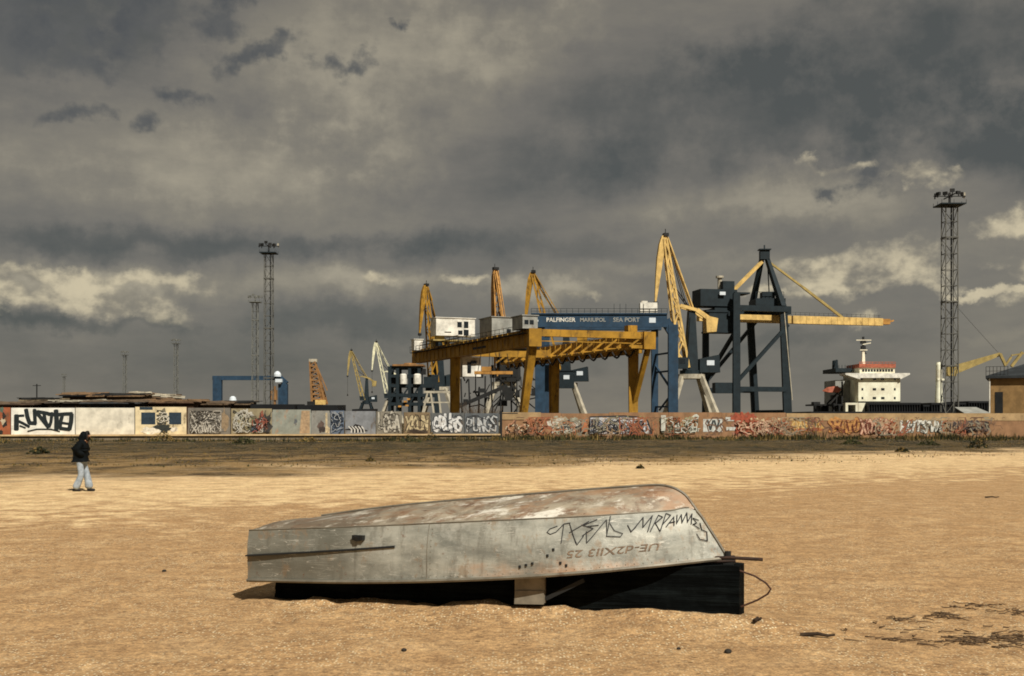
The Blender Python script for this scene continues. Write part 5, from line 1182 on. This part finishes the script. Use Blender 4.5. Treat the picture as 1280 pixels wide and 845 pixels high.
    bn=nt.new('ShaderNodeBump'); bn.inputs['Strength'].default_value=1.; bn.inputs['Distance'].default_value=.03; nt.l.new(g,bn.inputs['Height']); nt.l.new(bn.outputs[0],p.inputs['Normal'])
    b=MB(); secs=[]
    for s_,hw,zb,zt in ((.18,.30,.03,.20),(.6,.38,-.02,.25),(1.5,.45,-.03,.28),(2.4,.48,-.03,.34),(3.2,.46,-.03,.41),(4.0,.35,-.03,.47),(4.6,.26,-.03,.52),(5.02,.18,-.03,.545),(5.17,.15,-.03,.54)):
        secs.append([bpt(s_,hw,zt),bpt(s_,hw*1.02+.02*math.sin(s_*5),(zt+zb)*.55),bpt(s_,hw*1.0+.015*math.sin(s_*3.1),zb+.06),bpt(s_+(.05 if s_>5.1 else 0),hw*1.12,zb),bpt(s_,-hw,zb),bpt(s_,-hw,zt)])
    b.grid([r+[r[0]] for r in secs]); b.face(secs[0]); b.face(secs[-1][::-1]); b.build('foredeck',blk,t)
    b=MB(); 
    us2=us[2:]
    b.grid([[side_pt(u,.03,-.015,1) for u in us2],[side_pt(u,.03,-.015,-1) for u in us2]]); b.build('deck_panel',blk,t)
    # pale metal bracket hanging under the near gunwale
    s_=3.19; b=MB(); b.hexa([bpt(s_-.155,.60,.15),bpt(s_+.155,.60,.16),bpt(s_+.155,.56,.16),bpt(s_-.155,.56,.15),bpt(s_-.155,.60,.40),bpt(s_+.155,.60,.43),bpt(s_+.155,.56,.43),bpt(s_-.155,.56,.40)])
    b.hexa([bpt(s_-.15,.63,.14),bpt(s_+.15,.63,.15),bpt(s_+.15,.604,.15),bpt(s_-.15,.604,.14),bpt(s_-.15,.615,.27),bpt(s_+.15,.615,.28),bpt(s_+.15,.604,.28),bpt(s_-.15,.604,.27)])
    br=b.build('bracket',weathered('bare sheet metal',C(128,120,104),C(90,70,50),.4,2.5,.5),t)
    b=MB(); b.beam(bpt(s_+.16,.58,.20),bpt(s_+.55,.58,.40),.03,.04); b.build('strut',M['darksteel'],br)
    # cleat bits at the stem
    b=MB(); e=bpt(5.02,.03,.60); b.box(e+BA*.03+Vector((0,0,-.02)),(.1,.1,.09),-.34); b.lathe(e+BA*.02+Vector((0,0,-.05)),[(.03,0),(.03,.12)],8); b.build('bow_fitting',M['darksteel'],t)
    return t
build_boat()
def build_boat_bits():
    # steel pipe stuck through the bow fitting
    e=bpt(5.02,.07,.612); b=MB(); b.tube([e-BA*.27+Vector((0,0,-.012)),e+BA*.05,e+BA*.36+Vector((0,0,-.006))],.017,10); b.tube([e-BA*.27+BN*.03+Vector((0,0,-.05)),e+BA*.1+BN*.0+Vector((0,0,-.03))],.012,8)
    tag(b.build('iron_bar',weathered('rusty bar',C(54,40,32),C(90,56,36),.4,5.),loc=e),'thin dark iron bar poking out past the boat bow','bar')
    b=MB(); a=bpt(5.16,.13,.50); c=bpt(5.18,.13,.15); tip=bpt(5.46,.1,.33)
    pts=[a,a+(tip-a)*.5+Vector((0,0,.035)),a+(tip-a)*.85+Vector((0,0,.03)),tip,tip-Vector((0,0,.05))-BA*.03,c+(tip-c)*.55-Vector((0,0,.03)),c]
    b.tube(pts,.0095,8); tag(b.build('rope',weathered('brown rope',C(66,42,30),C(40,28,22),.3,8.),loc=a),'brown rope loop hanging at the bow of the boat','rope')
build_boat_bits()

# ------------------------------------------------------------------ litter on the sand
def ground_hit(px,py):
    d=F*H/(py-HOR); x=gx(px,d); return Vector((x,d,ground_z(x,d)))
def build_litter():
    rnd=random.Random(11); wd=flat('dark drift wood',C(52,40,28),.9,.4,20.); sw=flat('black dried seaweed',C(84,66,46),.9,.5,20.)
    b=MB()
    def strand(p,L,h=.02):
        a=rnd.gauss(0,.35); pts=[]; q=Vector(p)
        for k in range(5): pts.append(Vector((q.x,q.y,ground_z(q.x,q.y)+h*rnd.uniform(.2,1)))); a+=rnd.gauss(0,.5); q+=Vector((math.cos(a),math.sin(a),0))*L/4
        b.tube(pts,rnd.uniform(.004,.010),4,.002)
    for cx,cy,rx,ry,n in ((1255,798,60,8,70),(1195,800,80,6,24),(1170,769,28,3,16),(1215,757,34,4,14),(1268,765,34,4,18),(1130,775,30,4,10),(1150,790,80,14,14),(1080,800,60,14,7)  ):
        for _ in range(n):
            px=rnd.gauss(cx,rx*.5); py=rnd.gauss(cy,ry*.55); strand(ground_hit(px,py),rnd.uniform(.08,.28))
    tag(b.build('dried_seaweed',sw),'strands of dark dried seaweed scattered on the sand','seaweed',kind='stuff')
    for px,py,L,a,lab in ((1022,800,.30,-.15,'short dark driftwood stick lying right of the boat'),(947,790,.14,.9,'tiny driftwood stick below the boat bow'),(402,717,.14,.3,'small driftwood chip left of the boat'),(1240,623,.35,.02,'long flat driftwood streak at the right edge'),(800,584,.3,.1,'driftwood piece on the pale sand beyond the boat')):
        p=ground_hit(px,py); b=MB(); d=Vector((math.cos(a),math.sin(a),0)); b.tube([p-d*L/2+Vector((0,0,.02)),p+Vector((0,0,.035)),p+d*L*.3+Vector((0,0,.02)),p+d*L/2+Vector((0,0,.03))],.02,7,.01)
        tag(b.build('driftwood',wd,loc=p),lab,'driftwood','driftwood on the sand')
    for px,py,r,lab in ((910,818,.035,'small dark stone on the sand below the boat bow'),(848,812,.02,'tiny dark pebble below the black end of the boat'),(205,715,.03,'tiny dark stone at left of the sand'),(505,815,.025,'tiny dark pebble on the sand below the boat stern')):
        p=ground_hit(px,py); b=MB(); bm=bmesh.new(); bmesh.ops.create_icosphere(bm,subdivisions=2,radius=r)
        for v in bm.verts: v.co*=1+.35*mn.noise(v.co*18+Vector((px,py,0))); v.co.z*=.65
        bm.verts.ensure_lookup_table(); b.raw([p+v.co+Vector((0,0,r*.4)) for v in bm.verts],[tuple(v.index for v in f.verts) for f in bm.faces]); bm.free()
        tag(b.build('stone',flat('stone',C(46,42,36),.9) ,loc=p,smooth=True),lab,'stone','dark stones on the sand')
build_litter()

# ------------------------------------------------------------------ person walking
def skin(name, pts, edges, radii, mat, parent, root=0, sub=2):
    off=parent_loc(parent); me=bpy.data.meshes.new(name); me.from_pydata([tuple(p) for p in pts],edges,[]); o=bpy.data.objects.new(name,me); COL.objects.link(o)
    md=o.modifiers.new('skin','SKIN'); md.use_smooth_shade=True
    for i,r in enumerate(radii):
        sv=me.skin_vertices[0].data[i]; sv.radius=r if isinstance(r,tuple) else (r,r); sv.use_root=(i==root)
    s2=o.modifiers.new('sub','SUBSURF'); s2.levels=s2.render_levels=sub
    dg=bpy.context.evaluated_depsgraph_get(); dg.update(); m2=bpy.data.meshes.new_from_object(o.evaluated_get(dg)); m2.name=name
    o.modifiers.clear(); o.data=m2; bpy.data.meshes.remove(me); m2.materials.clear(); m2.materials.append(mat)
    for pl in m2.polygons: pl.use_smooth=True
    o.parent=parent; return o
def build_person():
    base=ground_hit(103,614); p=thing('person',base,'person in dark hooded jacket and pale flared jeans walking right','person')
    # local axes: +x walking direction (to the right in view), y away from the camera
    sk=flat('skin',C(176,132,104),.6,.05); jk=flat('dark padded jacket',C(13,17,19),.9,.4,9.,.1); jn=weathered('pale washed jeans',C(150,160,168),C(96,112,134),.3,4.,.9,streak=1.); sh=flat('dark shoe',C(28,26,26),.6); hr=flat('black hair',C(16,14,14),.6,.2,14.)
    V=lambda *a: Vector(a)
    lf,rf=V(.17,.09,.05),V(-.20,-.09,.05)
    # body: pelvis, spine, neck, head, arms with hands pushed into the jacket pockets, legs
    pts=[V(-.03,0,.88),V(-.02,0,1.05),V(.0,0,1.24),V(.03,0,1.37),V(.07,0,1.44),V(.10,0,1.50),V(.115,0,1.58),
         V(.0,-.16,1.33),V(-.06,-.20,1.13),V(.05,-.15,1.03),V(.0,.16,1.33),V(-.05,.20,1.13),V(.06,.15,1.03),
         V(-.05,-.09,.82),V(.02,-.10,.46),V(-.16,-.09,.08),V(-.03,.09,.82),V(.12,.09,.46),V(.12,.09,.08)]
    ed=[(0,1),(1,2),(2,3),(3,4),(4,5),(5,6),(3,7),(7,8),(8,9),(3,10),(10,11),(11,12),(0,13),(13,14),(14,15),(0,16),(16,17),(17,18)]
    rd=[(.12,.15),(.11,.14),(.12,.16),(.08,.13),.05,(.085,.075),(.085,.075),.05,.04,.03,.05,.04,.03,.085,.06,.04,.085,.06,.04]
    skin('body',pts,ed,rd,sk,p)
    # face details
    f=MB(); c=V(*p.location)+V(.115,0,1.53)
    f.lathe(c+V(.085,0,-.01),[(.018,-.025),(.02,-.01),(.008,.03)],8)
    f.build('nose',sk,p,smooth=True)
    # jacket: puffed torso, hood, sleeves
    pts=[V(-.05,0,.82),V(-.055,0,1.0),V(-.05,0,1.14),V(-.01,0,1.30),V(.02,0,1.40),
         V(.0,-.16,1.34),V(-.07,-.21,1.12),V(.03,-.19,1.02),V(.10,-.13,1.0),V(.0,.16,1.34),V(-.05,.21,1.12),V(.05,.19,1.02),V(.12,.13,1.0)]
    ed=[(0,1),(1,2),(2,3),(3,4),(3,5),(5,6),(6,7),(7,8),(3,9),(9,10),(10,11),(11,12)]
    rd=[(.175,.20),(.18,.205),(.18,.205),(.16,.19),(.10,.12),.095,.088,.08,.07,.095,.088,.08,.07]
    skin('jacket',pts,ed,rd,jk,p,1)
    pts=[V(-.04,0,1.36),V(.015,0,1.46),V(.06,0,1.56),V(.09,0,1.64)]; skin('hood',pts,[(0,1),(1,2),(2,3)],[(.13,.15),(.125,.125),(.13,.125),(.085,.09)],jk,p)
    pts=[V(.15,-.075,1.60),V(.155,-.085,1.50),V(.15,-.085,1.38),V(.15,.075,1.60),V(.155,.085,1.50),V(.15,.085,1.38),V(.12,0,1.65)]
    skin('hair',pts,[(6,0),(0,1),(1,2),(6,3),(3,4),(4,5)],[.03,.03,.022,.03,.03,.022,.045],hr,p,6)
    # flared jeans, one mesh per pair
    pts=[V(-.04,0,.88),V(-.04,-.085,.79),V(.01,-.10,.46),V(-.09,-.095,.22),V(-.17,-.09,.05),V(-.02,.085,.80),V(.09,.09,.46),V(.14,.09,.22),V(.16,.09,.05)]
    skin('jeans',pts,[(0,1),(1,2),(2,3),(3,4),(0,5),(5,6),(6,7),(7,8)],[(.11,.13),.10,.085,.10,(.125,.11),.105,.09,.105,(.14,.115)],jn,p)
    for q in (V(-.17,-.09,.0),V(.17,.09,.0)):
        pts=[q+V(-.08,0,.045),q+V(.04,0,.04),q+V(.15,0,.03)]; skin('shoe',pts,[(0,1),(1,2)],[(.045,.045),(.045,.045),(.025,.04)],sh,p)
build_person()

# ------------------------------------------------------------------ render settings
S.render.engine='CYCLES'; S.cycles.use_denoising=True; S.cycles.filter_width=1.8; S.cycles.max_bounces=6; S.cycles.diffuse_bounces=3
vs=S.view_settings; vs.view_transform='Standard'; vs.look='None'; vs.exposure=0; vs.gamma=1; vs.use_curve_mapping=False
